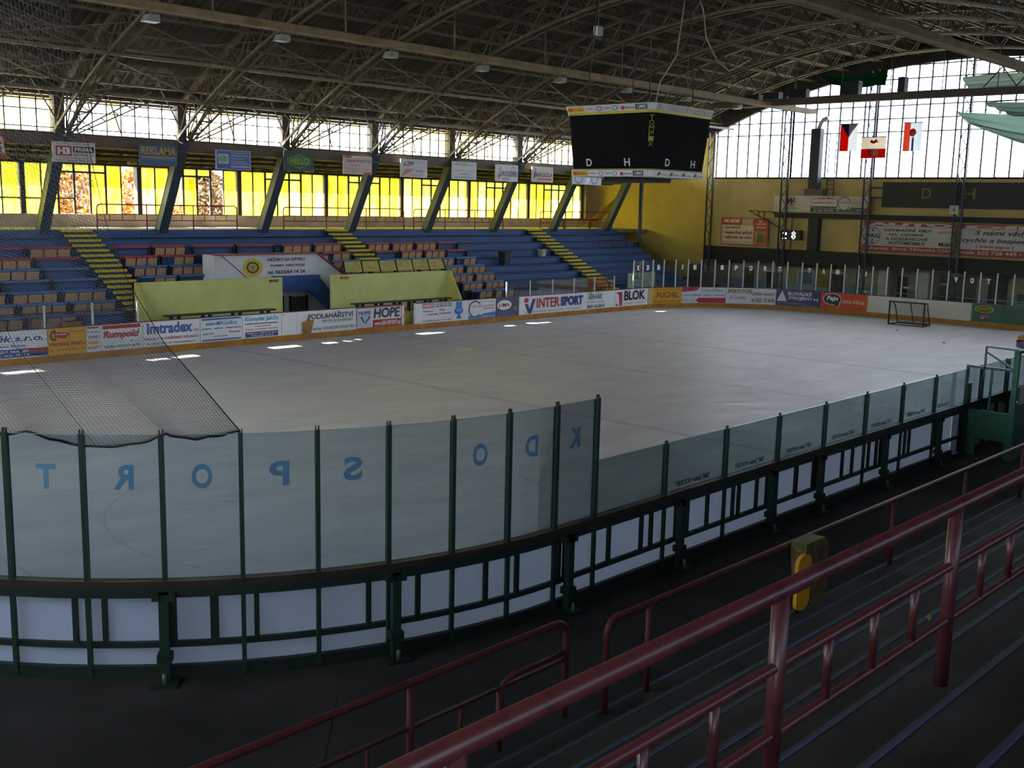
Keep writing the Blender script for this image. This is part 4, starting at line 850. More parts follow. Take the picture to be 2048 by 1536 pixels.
for i in range(NB):
    a, b = allp[i], allp[i+1]; tall = a > -.9; idx = NB-i
    ci = hp.index(a) if tall else None; ch = letters.get(ci) if tall else None
    if ch: lab = 'white board in green frame under tall glass with mirrored letter %s%s' % (ch, {2: ' before the blank pane', 6: ' next to P'}.get(ci, ''))
    elif tall: lab = 'white board in green frame under tall blank corner glass, %s pane round the bend' % ORD[ci+1]
    else: lab = 'white board in green frame under low glass, %s board from the corner' % ORD[len(straight_posts)-i]
    t = thing('rink_board', lab, 'rink board', PN((a+b)/2, 0, .05), 'near rink boards')
    pv = MB(); nseg = max(1, int((b-a)/.45)); pv.add([PN(a+.004+(b-a-.008)*q/nseg, zz, -.004) for q in range(nseg+1) for zz in (.1, 1.14)], [(2*q, 2*q+2, 2*q+3, 2*q+1) for q in range(nseg)])
    pv.build('panel', WHD, t)
    strip(MB(), PN, a, b, 1.0, 1.13, .0, .13, .45).build('top_rail', GDK, t); strip(MB(), PN, a, b, 1.13, 1.2, -.02, .12, .45).build('cap_rail', BRN, t)
    strip(MB(), PN, a, b, .35, .42, .0, .06, .45).build('mid_rail', GDK, t); strip(MB(), PN, a, b, -.04, .12, .0, .08, .45).build('bottom_rail', GDK, t)
    n = (3 if rb.random() < .5 else 2) if not tall else rb.choice([0, 1, 1, 2]); fr = sorted(rb.uniform(.15, .85) for _ in range(n))
    for f in fr:
        q = a+(b-a)*f; strip(MB(), PN, q-.03, q+.03, .42, 1.0, .0, .05).build('stud', GDK, t)
    zt = 2.955 if tall else 2.03
    gp = strip(MB(), PN, a+.022, b-.022, 1.2, zt, .034, .046, .3 if tall else 3).build('glass_pane', GLN if tall else GLL, t)
    strip(MB(), PN, a+.022, b-.022, zt, zt+.007, .033, .047, .3 if tall else 3).build('polished_edge', EDGEG, gp)
    if ch:
        w = .24; c = (a+b)/2; prints(gp, lambda u, v, o: PN(c-w/2+u*w, 2.3+v*.3, .034-o), [('T', ch, 0, 0, 1, 1, '#9cc6d8', .035)])
    if not tall and i < NB-len(corner_posts)-1+0:
        L = b-a; prints(gp, lambda u, v, o: PN(a+L*.24+u*L*.55, 1.235+v*.11, .036-o), [('T', 'D&T junior HOCKEY', 0, 0, 1, 1, '#060818', .045)])
    zp = 2.98 if b > -.9 else 2.04
    gpo = upright(b, .0, zp, .055, .05, .075, 'glass_post', GP, t); upright(b, 1.2, zp-.02, .05, .02, .028, 'inner_clamp', GDK, gpo)
    for sg in (-.018, .018): upright(b+sg, zp, zp+.045, .012, .03, .06, 'prong', GDK, gpo)
# bolted supports
for j, s in enumerate([-13.3, -10.45, -7.6, -5.75, -2.88, -.1, 2.72, 5.45, 8.3, 11.1]):
    t = thing('board_support', 'dark green bolted support behind the near boards, %s from the right' % ORD[j+1], 'support', PN(s, -.04, .18), 'supports of the near boards')
    upright(s, -.02, 1.08, .11, .1, .2, 'post', GP, t); upright(s-.08, .42, 1.0, .08, .06, .06, 'back_plate', pm('#0f1a16', .6), t); upright(s, 1.0, 1.08, .26, .16, .17, 'head_plate', GDK, t)
    upright(s, .24, .34, .17, .16, .2, 'hinge_collar', GDK, t); upright(s, -.04, .0, .3, .32, .22, 'base_plate', GDK, t)
    p = Vector(PN(s, 0, .3)); MB().tube((p.x, p.y, .0), (p.x, p.y, .12), .025, 8).build('bolt', pm('#5a6058', .5), t)
# boards carrying on beyond the bench box
t = thing('rink_board', 'dark near boards carrying on past the green bench box', 'rink board', (35, Y0, 0))
MB().box(25.9, X1-RC, Y0-.0, Y0+.03, 0, 1.14).build('panel', WPAN, t); MB().box(25.9, X1-RC, Y0-.13, Y0, 1.0, 1.2).build('top_rail', BRN, t); MB().box(25.9, X1-RC, Y0-.06, Y0, .35, .42).build('mid_rail', GDK, t)
for k in range(30): MB().box(26.3+.8*k, 26.36+.8*k, Y0-.06, Y0, 0, 1.0).build('stud', GDK, t)
for k in range(8):
    x = 27.3+1.775*k
    MB().box(x-1.72, x-.02, Y0-.046, Y0-.034, 1.2, 2.03).build('glass_pane', GLL, t); MB().box(x-.03, x+.03, Y0-.16, Y0-.05, .9, 2.06).build('glass_post', GP, t)
# penalty bench box
t = thing('bench_box', 'dark green steel bench box standing outside the near boards at right', 'bench box', (28, 9, 0))
MB().prism([(26.45, 9.55, -.02), (26.45, 9.28, -.02), (26.45, 9.28, .38), (26.45, 8.62, .38), (26.45, 8.62, -.02), (26.45, 8.5, -.02), (26.45, 8.5, 1.08), (26.45, 9.55, 1.08)], (.05, 0, 0)).build('side_panel', GREEN_L, t)
MB().box(26.35, 26.55, 9.5, 9.6, 0, 1.7).build('post', GP, t); MB().box(26.38, 26.5, 8.42, 8.54, -.04, 2.6).build('corner_post', GREEN_L, t)
TB = pm('#1f5a5a', .4)
MB().box(26.42, 26.48, 8.5, 9.62, 2.08, 2.14).build('top_bar', TB, t); MB().box(26.42, 26.48, 9.56, 9.62, 1.7, 2.1).build('top_bar', TB, t); MB().box(26.42, 26.47, 9.0, 9.05, 1.08, 2.1).build('upright_bar', TB, t)
MB().box(26.5, 33, 8.44, 8.52, -.04, 1.35).build('front_panel', GREEN, t); MB().box(26.6, 33, 8.4, 8.44, 1.3, 1.78).build('white_panel', pm('#8e948f', .6), t); MB().box(26.42, 33, 8.42, 8.5, 2.52, 2.6).build('header_bar', GREEN_L, t)
for a, b in (((26.44, 8.46, 2.6), (26.44, 9.2, 2.62)), ((26.44, 9.2, 2.62), (26.44, 9.2, 1.9)), ((26.44, 8.46, 2.1), (26.44, 9.2, 2.5)), ((27.6, 8.46, 1.7), (27.6, 8.46, 2.55)), ((29, 8.46, 1.7), (29, 8.46, 2.55))): MB().bar(a, b, .04).build('brace', TB, t)
for i, (a, b) in enumerate(((26.7, 28.9), (29.0, 31.2))): MB().box(a, b, 8.7, 9.0, .4, .46).build('inner_seat', BENCHG, t)

# protective net hanging from the roof to the corner glass
def net():
    t = thing('safety_net', 'dark sagging protective net hanging down to the corner glass at left', 'net', (5.5, 12, 3))
    edge = [(7.02, 10.9, 2.98), (6.55, 11.05, 3.6), (6.2, 11.15, 4.05), (5.85, 11.25, 4.75), (5.65, 11.3, 5.4), (5.5, 11.4, 6.4), (5.4, 11.5, 8), (5.35, 11.6, 10.2), (5.3, 11.7, 12.2)]
    def ed(v):
        f = v*(len(edge)-1); i = min(int(f), len(edge)-2); w = f-i; return Vector(edge[i]).lerp(Vector(edge[i+1]), w)
    bot = [(7.02, 10.9, 2.98), (6.75, 11.06, 2.93), (6.55, 11.2, 2.9), (6.3, 11.32, 2.98), (6.05, 11.5, 2.87), (5.72, 11.85, 2.82), (5.5, 12.15, 2.85), (5.2, 12.5, 2.97), (4.95, 12.9, 2.9), (4.6, 13.5, 2.85), (4.35, 14.2, 2.95), (4.1, 15, 2.9), (3.9, 15.8, 2.95)]
    def bo(u):
        f = u*(len(bot)-1); i = min(int(f), len(bot)-2); w = f-i; return Vector(bot[i]).lerp(Vector(bot[i+1]), w)
    NU, NV = 100, 170
    def P(u, v):
        e, b = ed(v), bo(u); far = Vector((3.9, 15.8, 2.95)); top = Vector((3.0, 17.0, 12.2))
        lft = far.lerp(top, v); row = e.lerp(lft, u)
        base = Vector(edge[0]).lerp(far, u); k = max(0, 1-v*7)
        d = (b-base)*k; s = .05*math.sin(u*21+v*5)*min(1, v*8+.2)
        return row+d+Vector((0, 0, s*(1-v)))
    vv = [(i/NV)**1.7 for i in range(NV+1)]
    m = MB(); r = .0021
    G = [[P(i/NU, v) for i in range(NU+1)] for v in vv]
    for row in G: m.path(row, r, 3, False, False)
    for i in range(NU+1): m.path([G[j][i] for j in range(NV+1)], r, 3, False, False)
    tag(m.build('mesh', pm('#46464a', .8), t), kind='stuff')
    RP = pm('#1d2024', .8)
    MB().path([bo(i/60)+Vector((.012*math.sin(i*2.1), 0, .01*math.sin(i*1.3))) for i in range(61)], .014, 6).build('rope', RP, t)
    MB().path([P(0, v) for v in vv], [.009-.005*min(1, v*2.5) for v in vv], 6).build('rope', RP, t); MB().path([P(.42, v) for v in vv], .004, 5).build('rope', RP, t)
net()

# ================================================================== NEAR STAND AND HANDRAILS
ns = thing('near_grandstand', 'dark concrete tiers of the near stand in the foreground with worn blue edges', 'grandstand', (15, 4, 0))
CON = worn('#343432', '#1f1f1f', .38, .62, 1.1, .9, (1, 1, 1), .35, spec=.3); EDG = worn('#2b4f86', '#2c2c2b', .5, .62, 1.3, .8, (.6, 3, 3))
for j in range(-6, 7):
    y, z = 2.38+.705*j, 2.65-.368*j
    MB().box(-6, 46, y-.705, y, -.04, z).build('tier', CON, ns)
    for i in range(10):
        x0 = -6+5.2*i; block('edge_strip', EDG, ns, x0+.01, x0+5.19, y-.045, y+.006, z-.03, z+.004)
PIPE = worn('#532729', '#3b1c1e', .33, .5, 7, .36, (1, 1, 1), .1); PIPE2 = worn('#512422', '#3a1a19', .33, .5, 7, .6, (1, 1, 1), .1, .25)
def pipe_rail(label, x0, x1, y, z0, zt, r, posts, mids, bal, mat, rl=False, rr=False, c=.16):
    t = thing('handrail', label, 'handrail', ((x0+x1)/2, y, z0)); pts = []
    A = [i*PI/12 for i in range(1, 6)]
    if rl: pts += [(x0, y, z0), (x0, y, zt-c)]+[(x0+c*(1-math.cos(a)), y, zt-c+c*math.sin(a)) for a in A]+[(x0+c, y, zt)]
    else: pts += [(x0, y, zt)]
    if rr: pts += [(x1-c, y, zt)]+[(x1-c*(1-math.cos(a)), y, zt-c+c*math.sin(a)) for a in reversed(A)]+[(x1, y, zt-c), (x1, y, z0)]
    else: pts += [(x1, y, zt)]
    MB().path(pts, r, 16).build('top_rail', mat, t)
    for x in posts: MB().tube((x, y, z0-.02), (x, y, zt), r*.97, 14).build('post', mat, t)
    for zm in mids: MB().tube((x0, y, zm), (x1, y, zm), r*.62, 12).build('mid_rail', mat, t)
    if len(mids) == 2:
        for x in bal: MB().tube((x, y, mids[1]), (x, y, mids[0]), r*.55, 10).build('baluster', mat, t)
    return t
pipe_rail('thick glossy maroon handrail crossing the right foreground', -2, 26, 2.5, 2.65, 3.85, .046, [2.44+2.24*k for k in range(-1, 11)], (3.45, 3.08), [2.44+2.24*k+.56*q for k in range(-1, 10) for q in (1, 2, 3)], PIPE)
pipe_rail('maroon handrail with rounded end and two mid rails at bottom left', -3, 8.19, 6.77, .44, 1.5, .036, [1.6, 3.85, 6.05], (1.08, .78), [2.2+.56*k for k in range(10) if k not in (3, 7)], PIPE2, rr=True)
pipe_rail('maroon handrail with rounded start above the dark walkway at right', 8.56, 30, 6.53, .44, 1.46, .036, [9.3]+[12.66+2.85*k for k in range(6)], (), [], PIPE2, rl=True)
MB().path([(7.2, 6.77, 1.02), (7.26, 6.77, 1.12), (7.42, 6.77, 1.155), (8.16, 6.77, 1.155)], .027, 10).build('spare_tube', PIPE2, bpy.data.objects['handrail.001'])
MB().tube((7.2, 6.77, .42), (7.2, 6.77, 1.08), .03, 10).build('post', PIPE2, bpy.data.objects['handrail.001'])
# yellow bin strapped to the rail
t = thing('rail_bin', 'worn yellow bin hung on the maroon rail above the walkway', 'bin', (12.55, 6.62, .6)); YB = worn('#c08a1c', '#4f4426', .36, .5, 5, .6)
MB().prism([(12.42, 6.48, .78), (12.5, 6.48, .66), (12.84, 6.48, .66), (12.92, 6.48, .78), (12.92, 6.48, 1.4), (12.8, 6.48, 1.52), (12.3, 6.48, 1.52), (12.3, 6.48, 1.4)], (0, -.22, 0)).build('shell', worn('#6a5a2c', '#3c3420', .35, .6, 5, .8), t)
pts = [(.17*math.cos(a), .1*math.sin(a)) for a in [k*PI/8 for k in range(9)]]
MB().prism([(12.27+x, 6.25, 1.3+y) for x, y in pts]+[(12.27-x, 6.25, .76-y) for x, y in pts], (0, .05, 0)).build('face', worn('#d89a1c', '#5f5026', .34, .42, 6, .6), t)
MB().box(12.3, 12.44, 6.28, 6.4, .7, 1.36).build('side_strip', worn('#6a5a2c', '#3c3420', .35, .6, 5, .8), t)
# litter
for i, (x, y, z, a) in enumerate(((5.6, 5.95, .82, .3), (5.2, 6.05, .82, 1.2), (9.8, 3.7, 1.92, .5), (11.5, 3.2, 2.3, 1.0))):
    m = MB(); q = [(0, 0, 0), (.05, .02, .02), (.1, .0, .03), (.06, -.03, .015)]; m.prism([(x+u*math.cos(a)-v*math.sin(a), y+u*math.sin(a)+v*math.cos(a), z+.01+w) for u, v, w in q], (0, 0, .006))
    tag(m.build('dry_leaf', pm('#8a7448', .9), loc=(x, y, z)), ('curled dry leaf on the dark step below the left handrail', 'second dry leaf on the dark step beside the first', 'scrap of straw on the tiers behind the thick handrail', 'pale scrap on the upper tier behind the thick handrail')[i], 'litter')

# ================================================================== GOAL, PUCKS
t = thing('hockey_goal', 'small dark hockey goal standing before the white end board', 'goal', (54.9, YC, 0)); GM = pm('#2e2a28', .5); gx = 54.45
for y in (YC-.915, YC+.915):
    MB().tube((gx, y, 0), (gx, y, 1.2), .045, 10).build('goal_post', GM, t); MB().path([(gx, y, 1.2), (gx+.4, y, 1.18), (gx+.6, y*.93+YC*.07, .9), (gx+1.0, y*.93+YC*.07, .04)], .025, 8).build('back_stay', GM, t); MB().tube((gx, y, .03), (gx+1.0, y*.93+YC*.07, .03), .03, 8).build('base_bar', GM, t)
MB().tube((gx, YC-.96, 1.2), (gx, YC+.96, 1.2), .045, 10).build('crossbar', GM, t); MB().tube((gx+1.0, YC-.86, .04), (gx+1.0, YC+.86, .04), .05, 8).build('base_bar', GM, t); MB().tube((gx+1.0, YC, .04), (gx+.4, YC, 1.18), .03, 8).build('centre_stay', GM, t); MB().tube((gx, YC-.9, .02), (gx, YC+.9, .02), .035, 6).build('base_bar', GM, t)
m = MB()
for i in range(25):
    y = YC-.9+1.8*i/24; m.path([(gx+.02, y, 1.19), (gx+.45, y, 1.14), (gx+.95, y, .06)], .005, 3, False, False)
for i in range(16):
    f = i/15; p = Vector((gx+.45, 0, 1.14)).lerp(Vector((gx+.95, 0, .06)), f); m.path([(p.x, YC-.9, p.z), (p.x, YC+.9, p.z)], .005, 3, False, False)
    for s in (-.9, .9): m.path([(gx, YC+s, 1.18*(1-f)+.02), (p.x, YC+s, p.z)], .005, 3, False, False)
tag(m.build('netting', pm('#4a4a44', .8), t), kind='stuff')
for i, (x, y) in enumerate(((51.85, 22.4), (48.62, 18.8))):
    tag(MB().path([(x, y, .002), (x, y, .03)], .07, 14).build('puck', pm('#101010', .6), loc=(x, y, 0)), ('black puck lying on the ice just before the goal', 'black puck lying on the ice further from the goal')[i], 'puck')
t = thing('kit_bag', 'small orange and purple bundle on the ice at the right edge', 'bag', (49.3, 15.45, 0))
MB().path([(49.3, 15.9, .16), (49.3, 15.7, .2), (49.3, 15.2, .2), (49.3, 15.0, .16)], [.1, .18, .18, .1], 12).build('bag_body', pm('#6a5a9a', .7), t); MB().path([(49.3, 15.85, .46), (49.3, 15.5, .52), (49.3, 15.1, .48)], [.1, .17, .1], 12).build('bag_top', pm('#b0702c', .7), t); MB().path([(49.25, 15.9, .34), (49.25, 15.45, .38), (49.25, 15.05, .34)], .06, 8).build('strap', pm('#1a1a20', .7), t)

# ================================================================== HANGING SCOREBOARD
t = thing('scoreboard', 'large black four-sided scoreboard hanging over centre ice', 'scoreboard', (30.8, 22.94, 6.6)); BLK = pm('#161617', .85, .1, 2, spec=.05); rot = math.radians(1.0)
def sbp(x, y, z): return (30.8+math.cos(rot)*x-math.sin(rot)*y, 22.94+math.sin(rot)*x+math.cos(rot)*y, z)
def sb_a(z): return 1.645+(z-6.7)*(1.83-1.645)/(9.0-6.7)
def oct_(a, c=.2): return [(-a+c, -a), (a-c, -a), (a, -a+c), (a, a-c), (a-c, a), (-a+c, a), (-a, a-c), (-a, -a+c)]
def frust(z0, z1, g0=0, g1=0):
    m = MB(); A = [sbp(x, y, z0) for x, y in oct_(sb_a(z0)+g0)]; Bq = [sbp(x, y, z1) for x, y in oct_(sb_a(z1)+g1)]
    m.add(A+Bq, [tuple(reversed(range(8))), tuple(range(8, 16)), *[(i, (i+1) % 8, 8+(i+1) % 8, 8+i) for i in range(8)]]); return m
frust(6.95, 8.72).build('black_body', BLK, t); frust(8.72, 8.8, .02, .02).build('yellow_band', pm('#b0a01c', .5), t); frust(8.8, 9.02, .02, .06).build('top_strip', pm('#b9b4b2', .6), t); frust(6.7, 6.9, .05, .05).build('bottom_strip', pm('#c9cacb', .55), t); frust(6.9, 6.95, .02, .02).build('yellow_band', pm('#9a8f50', .5), t)
def face(kind, z0, z1, g=.0):
    a0, a1 = sb_a(z0)+g, sb_a(z1)+g
    if kind == 'L':   # faces -X : viewer right is -Y
        o = Vector(sbp(-a0, a0-.2, z0)); U = Vector(sbp(-a0, -a0+.2, z0))-o; o1 = Vector(sbp(-a1, a1-.2, z1)); n = Vector((-1, 0, 0))
    elif kind == 'R':
        o = Vector(sbp(-a0+.2, -a0, z0)); U = Vector(sbp(a0-.2, -a0, z0))-o; o1 = Vector(sbp(-a1+.2, -a1, z1)); n = Vector((0, -1, 0))
    else:
        o = Vector(sbp(-a0, -a0+.2, z0)); U = Vector(sbp(-a0+.2, -a0, z0))-o; o1 = Vector(sbp(-a1, -a1+.2, z1)); n = Vector((-.7, -.7, 0))
    V = o1-o; return lambda u, v, w: tuple(o+U*u+V*v*1.0+n*w)
sl = [('R', 0, .1, .22, .92, '#c0961c'), ('E', .045, .5, .035, .3, '#b04020'), ('T', 'Slov\u00e1cko', .09, .35, .21, .65, '#7a5a10'), ('T', 'ARMO', .25, .38, .34, .66, '#b0606a'), ('O', .41, .5, .035, .36, .25, '#3a4a7a'), ('T', 'gas', .48, .35, .55, .68, '#8a8048'), ('O', .6, .5, .035, .36, .25, '#3a4a7a'), ('E', .7, .45, .025, .3, '#a02a40'), ('T', 'Raciola', .74, .3, .84, .6, '#2f5a3a', .02), ('R', .85, .1, .99, .92, '#353a58'), ('T', 'UMZ', .88, .28, .98, .74, '#c9ccd8', .03)]
prints(t, face('L', 6.7, 6.9, .05), sl); prints(t, face('L', 8.8, 9.0, .05), sl)
prints(t, face('R', 6.7, 6.9, .05), [e for k in range(4) for e in (('P', [(.06+.24*k, .25), (.1+.24*k, .8), (.14+.24*k, .8), (.12+.24*k, .25)], '#22241c'), ('T', 'Express', .1+.24*k, .2, .26+.24*k, .6, '#8a8030', .04, .3))])
prints(t, face('L', 6.95, 8.72), [('T', 'D', .19, .05, .27, .19, '#c9cacc', .02), ('T', 'H', .73, .05, .81, .19, '#c9cacc', .02)]); prints(t, face('R', 6.95, 8.72), [('T', 'D', .22, .06, .31, .2, '#c9cacc', .02), ('T', 'H', .74, .06, .83, .2, '#c9cacc', .02)])
for i, ch in enumerate('TOMPIX'):
    fz = face('C', 6.95, 8.72); prints(t, fz, [('T', ch, .22, .875-.095*i, .8, .96-.095*i, '#8f8a20', -.004)])
tp = MB(); fz = face('R', 8.8, 9.0, .05)
for k in range(6): tp.add([fz(.02+k*.163, .08, .01), fz(.17+k*.163, .08, .01), fz(.17+k*.163, .92, .01), fz(.02+k*.163, .92, .01)], [(0, 1, 2, 3)])
tp.build('grey_tiles', pm('#a39b9a', .6), t)
MB().box(29.6, 32, 21.7, 24.1, 9.0, 9.1).build('top_deck', pm('#2c2c2e', .7), t); MB().box(29.9, 31.6, 22.1, 23.7, 6.55, 6.7).build('belly', pm('#202224', .7), t)
for sx, sy in ((-1.3, -1.3), (1.3, -1.3), (1.3, 1.3), (-1.3, 1.3)): p = sbp(sx, sy, 9.05); MB().tube(p, (30.8+sx*.8, 22.94+sy*.8, z_low(22.94+sy*.8)), .02, 6).build('hanger', pm('#2c2c2e', .6), t)
tag(MB().path([(30.2, 21.9, 9.0), (30.3, 21.8, 9.8), (30.9, 21.6, 10.7), (31.0, 21.5, 12.0), (31.1, 21.4, 13.4)], .022, 6).build('hanging_cable', pm('#8f8a80', .6), loc=(30.2, 21.9, 9)), 'pale cable rising from the scoreboard to the roof', 'cable')
tag(MB().path([(31.1, 21.4, 13.4), (31.6, 21.1, 12.2), (31.7, 21.0, 11.3), (32.3, 20.9, 10.6), (33.2, 21, 10.4), (34.5, 21, 10.9)], .022, 6).build('hanging_cable', pm('#8f8a80', .6), loc=(33, 21, 10.6)), 'slack pale cable looping right of the scoreboard cable', 'cable')

# ================================================================== CATWALKS UNDER THE ROOF
CW = worn('#8a7657', '#6c5b40', .35, .6, 1.5, .7); LAMP = pm('#7c8280', .4, .1, 4)
for nm, y, xb in (('far', 31.1, 58.2), ('near', 15.1, 58.2)):
    t = thing('lighting_catwalk', 'long tan lighting catwalk under the roof along the %s side of the ice' % nm, 'catwalk', (26, y, 11.1), 'lighting catwalks')
    for k in range(11):
        xa = -2+k*5.5; MB().box(xa, min(xa+5.4, xb), y-.2, y+.2, 11.2, 11.27).build('deck_plank', CW, t)
    MB().box(-2, xb, y-.24, y-.2, 11.18, 11.42).build('edge_beam', CW, t); MB().box(-2, xb, y+.2, y+.24, 11.18, 11.42).build('edge_beam', CW, t)
    for k in range(12):
        x = XK[k]
        if x < 58: MB().tube((x, y, 11.3), (x, y, z_low(y)), .03, 6).build('hanger', TR, t)
t = thing('lighting_catwalk', 'dark cross beam carrying speakers before the end window', 'catwalk', (53.4, YC, 11.2), 'lighting catwalks'); MB().box(53.2, 53.6, 12, 34.6, 11.24, 11.58).build('deck_beam', pm('#4a4036', .7, .2, 2), t)
for k in range(8): MB().tube((53.4, 14+2.6*k, 11.5), (53.4, 14+2.6*k, z_low(14+2.6*k)), .025, 6).build('hanger', TR, t)
m = MB()
for k in range(5): m.bar((53.25, 19.8-1.5*k, 11.6), (53.25, 19.0-1.5*k, 12.5), .05); m.bar((53.25, 19.0-1.5*k, 12.5), (53.25, 18.3-1.5*k, 11.6), .05)
m.build('web_bracing', DARKSTEEL, t)
for i in range(9):
    x = 12.5+i*4.7; t = thing('floodlight', 'grey floodlight under the far catwalk, %s from the left' % ORD[i+1], 'floodlight', (x, 31.1, 10.8), 'floodlights under the far catwalk')
    MB().prism([(x-.24, 31.3, 10.85), (x+.24, 31.3, 10.85), (x+.16, 31.2, 11.05), (x-.16, 31.2, 11.05)], (0, -.35, 0)).build('housing', LAMP, t); MB().tube((x, 31.1, 11.0), (x, 31.1, 11.22), .03, 8).build('bracket', STEEL, t)
for i, (ya, yb, h) in enumerate(((32.6, 31.7, .28), (31.4, 30.5, .36), (29.8, 28.9, .42), (27.0, 26.0, .68), (23.95, 23.6, .72))):
    t = thing('speaker_box', 'black loudspeaker box on the cross beam, %s from the left' % ORD[i+1], 'loudspeaker', (53.4, (ya+yb)/2, 11.58), 'loudspeakers on the cross beam'); MB().box(53.2, 53.65, yb, ya, 11.6, 11.6+h).build('cabinet', pm('#15161a', .7), t); MB().box(53.18, 53.2, yb+.05, ya-.05, 11.63, 11.57+h).build('grille', pm('#24262a', .9), t)
t = thing('ceiling_lamp', 'small pale lamp box under the roof left of the cables', 'lamp', (31, 25, 11.8)); MB().box(30.85, 31.15, 24.95, 25.15, 11.65, 11.95).build('housing', pm('#b9bcb4', .5), t); MB().tube((31, 25.05, 11.95), (31, 25.05, z_low(25)), .015, 6).build('rod', STEEL, t)
t = thing('fire_box', 'small red box fixed among the roof trusses', 'box', (22, 25.5, 12.3)); MB().box(21.85, 22.15, 25.4, 25.6, 12.2, 12.5).build('housing', pm('#b02a24', .5), t); MB().tube((22, 25.5, 12.5), (22, 25.5, 13.9), .015, 6).build('rod', STEEL, t)

# ================================================================== SIGNS ALONG THE FAR GALLERY
def gsign(x0, x1, z0, z1, label, base, els):
    t = thing('hanging_sign', label, 'sign', ((x0+x1)/2, 41.7, z0), 'signs along the far gallery'); MB().box(x0, x1, 41.68, 41.74, z0, z1).build('panel', pm(base, .5, .06, 2), t)
    for x in (x0+.2, x1-.2): MB().box(x-.03, x+.03, 41.74, 42.0, z1-.25, z1-.15).build('bracket', IRON, t)
    prints(t, planar((x0, 41.68, z0), (x1-x0, 0, 0), (0, 0, z1-z0), (0, -1, 0)), els)
gsign(15.3, 17.05, 6.95, 7.78, 'red and white striped sign at the left edge above the gallery', '#c9b8ac', [('R', 0, .52, 1, 1, '#a8332c'), ('R', 0, 0, 1, .24, '#a8332c'), ('T', 'DUB', .55, .74, .97, .95, W_), ('T', 'MIN', .55, .54, .97, .72, W_), ('T', 'PEX', .5, .26, .97, .48, '#2c2c34', .03)])
gsign(18.83, 20.52, 6.93, 7.7, 'white sign with red block reading H3 PRIMA', '#c7b7b4', [('R', .07, .32, .44, .8, '#9c2a34'), ('T', 'H3', .11, .38, .4, .73, '#d9cfc9', .06), ('R', .47, .5, .97, .8, '#2a2830'), ('T', 'PRIMA', .51, .55, .94, .75, '#d0c6c2', .03), ('T', 'BILANCIA', .48, .34, .97, .44, '#3a3840', .01), ('T', 'obchodn\u00ed dum potravin a pr\u016fmyslu', .07, .88, .95, .94, '#3a3840'), ('T', 'U Stadionu, Uh. Hradi\u0161t\u011b', .15, .19, .86, .25, '#3a3840'), ('T', 'Tel. 0632/ 563 081', .1, .07, .92, .13, '#3a3840')])
gsign(22.39, 24.06, 6.95, 7.76, 'blue sign reading REKLAMA in ochre letters', '#3f557c', [('T', 'REKLAMA', .04, .55, .96, .92, '#b08a24', .03), ('R', .04, .38, .96, .44, '#a08a5c'), ('R', .04, .3, .96, .33, '#8a7a5c')])
gsign(25.9, 27.63, 6.92, 7.74, 'blue and white sign with a green oval and yellow lines', '#9fa8c4', [('R', .03, .04, .97, .96, '#3f5aa0'), ('R', .06, .3, .36, .8, '#a8b8b0'), ('E', .2, .55, .14, .18, '#7a9a80'), ('R', .42, .84, .94, .88, '#9aa090'), ('R', .42, .7, .94, .76, '#a0a080'), ('R', .42, .56, .8, .6, '#a0a080'), ('R', .42, .42, .88, .46, '#b0a860'), ('R', .42, .3, .92, .35, '#a0a080'), ('R', .42, .12, .94, .22, '#8f9ac4')])
gsign(29.38, 31.03, 7.0, 7.87, 'dark green sign with a bright green hexagon reading HELLO', '#23382c', [('P', [(.1, .62), (.5, .88), (.9, .62), (.9, .36), (.5, .1), (.1, .36)], '#3f7a30'), ('P', [(.14, .6), (.5, .82), (.86, .6), (.86, .38), (.5, .16), (.14, .38)], '#1f5a2c'), ('T', 'HELLO', .2, .34, .82, .66, '#8a9a24', .03)])
gsign(32.75, 34.49, 6.96, 7.83, 'white sign with red corner marks and grey heading', '#c4b4ac', [('P', [(0, .88), (.06, 1), (.28, 1), (.28, .88)], '#b03040'), ('R', .72, 0, .97, .14, '#b03a2c'), ('T', 'OKNA PLAST UH', .1, .64, .96, .8, '#6a5c58', .02), ('T', 'plastov\u00e1 okna', .24, .44, .6, .54, '#b0504a'), ('T', 'U Moravy 1012, 686 01 Uh. Brod', .06, .24, .92, .32, '#a0605a'), ('T', 'tel. 0633', .06, .12, .5, .18, '#a0605a')])
gsign(36.34, 38.13, 6.94, 7.83, 'white sign with an orange feather reading ZFP', '#c2bcc0', [('T', 'ZFP', .22, .64, .48, .86, '#3a3a4a', .03), ('P', [(.04, .04), (.12, .1), (.36, .3), (.5, .5), (.2, .44), (.1, .3)], '#b87a34'), ('P', [(.1, .62), (.16, .9), (.2, .62)], '#a05060'), ('T', 'akademie 2000', .55, .32, .82, .42, '#4a4a52'), ('T', 'finan\u010dn\u00ed partner', .56, .8, .96, .86, '#8a8a90'), ('T', 'tel. 602 / 732 183', .35, .1, .8, .16, '#8a8a90')])
gsign(39.88, 41.67, 6.95, 7.86, 'white sign with a pale green heading and three grey lines', '#c6c4c4', [('T', 'TRANS-EKO s.r.o.', .1, .78, .86, .92, '#5f8a6c', .02), ('R', .05, .5, .97, .52, '#8a8a92'), ('T', 'Uhersk\u00fd Brod', .34, .26, .74, .36, '#4a4a52'), ('T', 'tel./fax: 0633/ 638 514-18', .12, .08, .9, .16, '#4a4a52'), ('T', 'nakl\u00e1d\u00e1n\u00ed s odpady', .06, .44, .92, .49, '#8a8a92')])
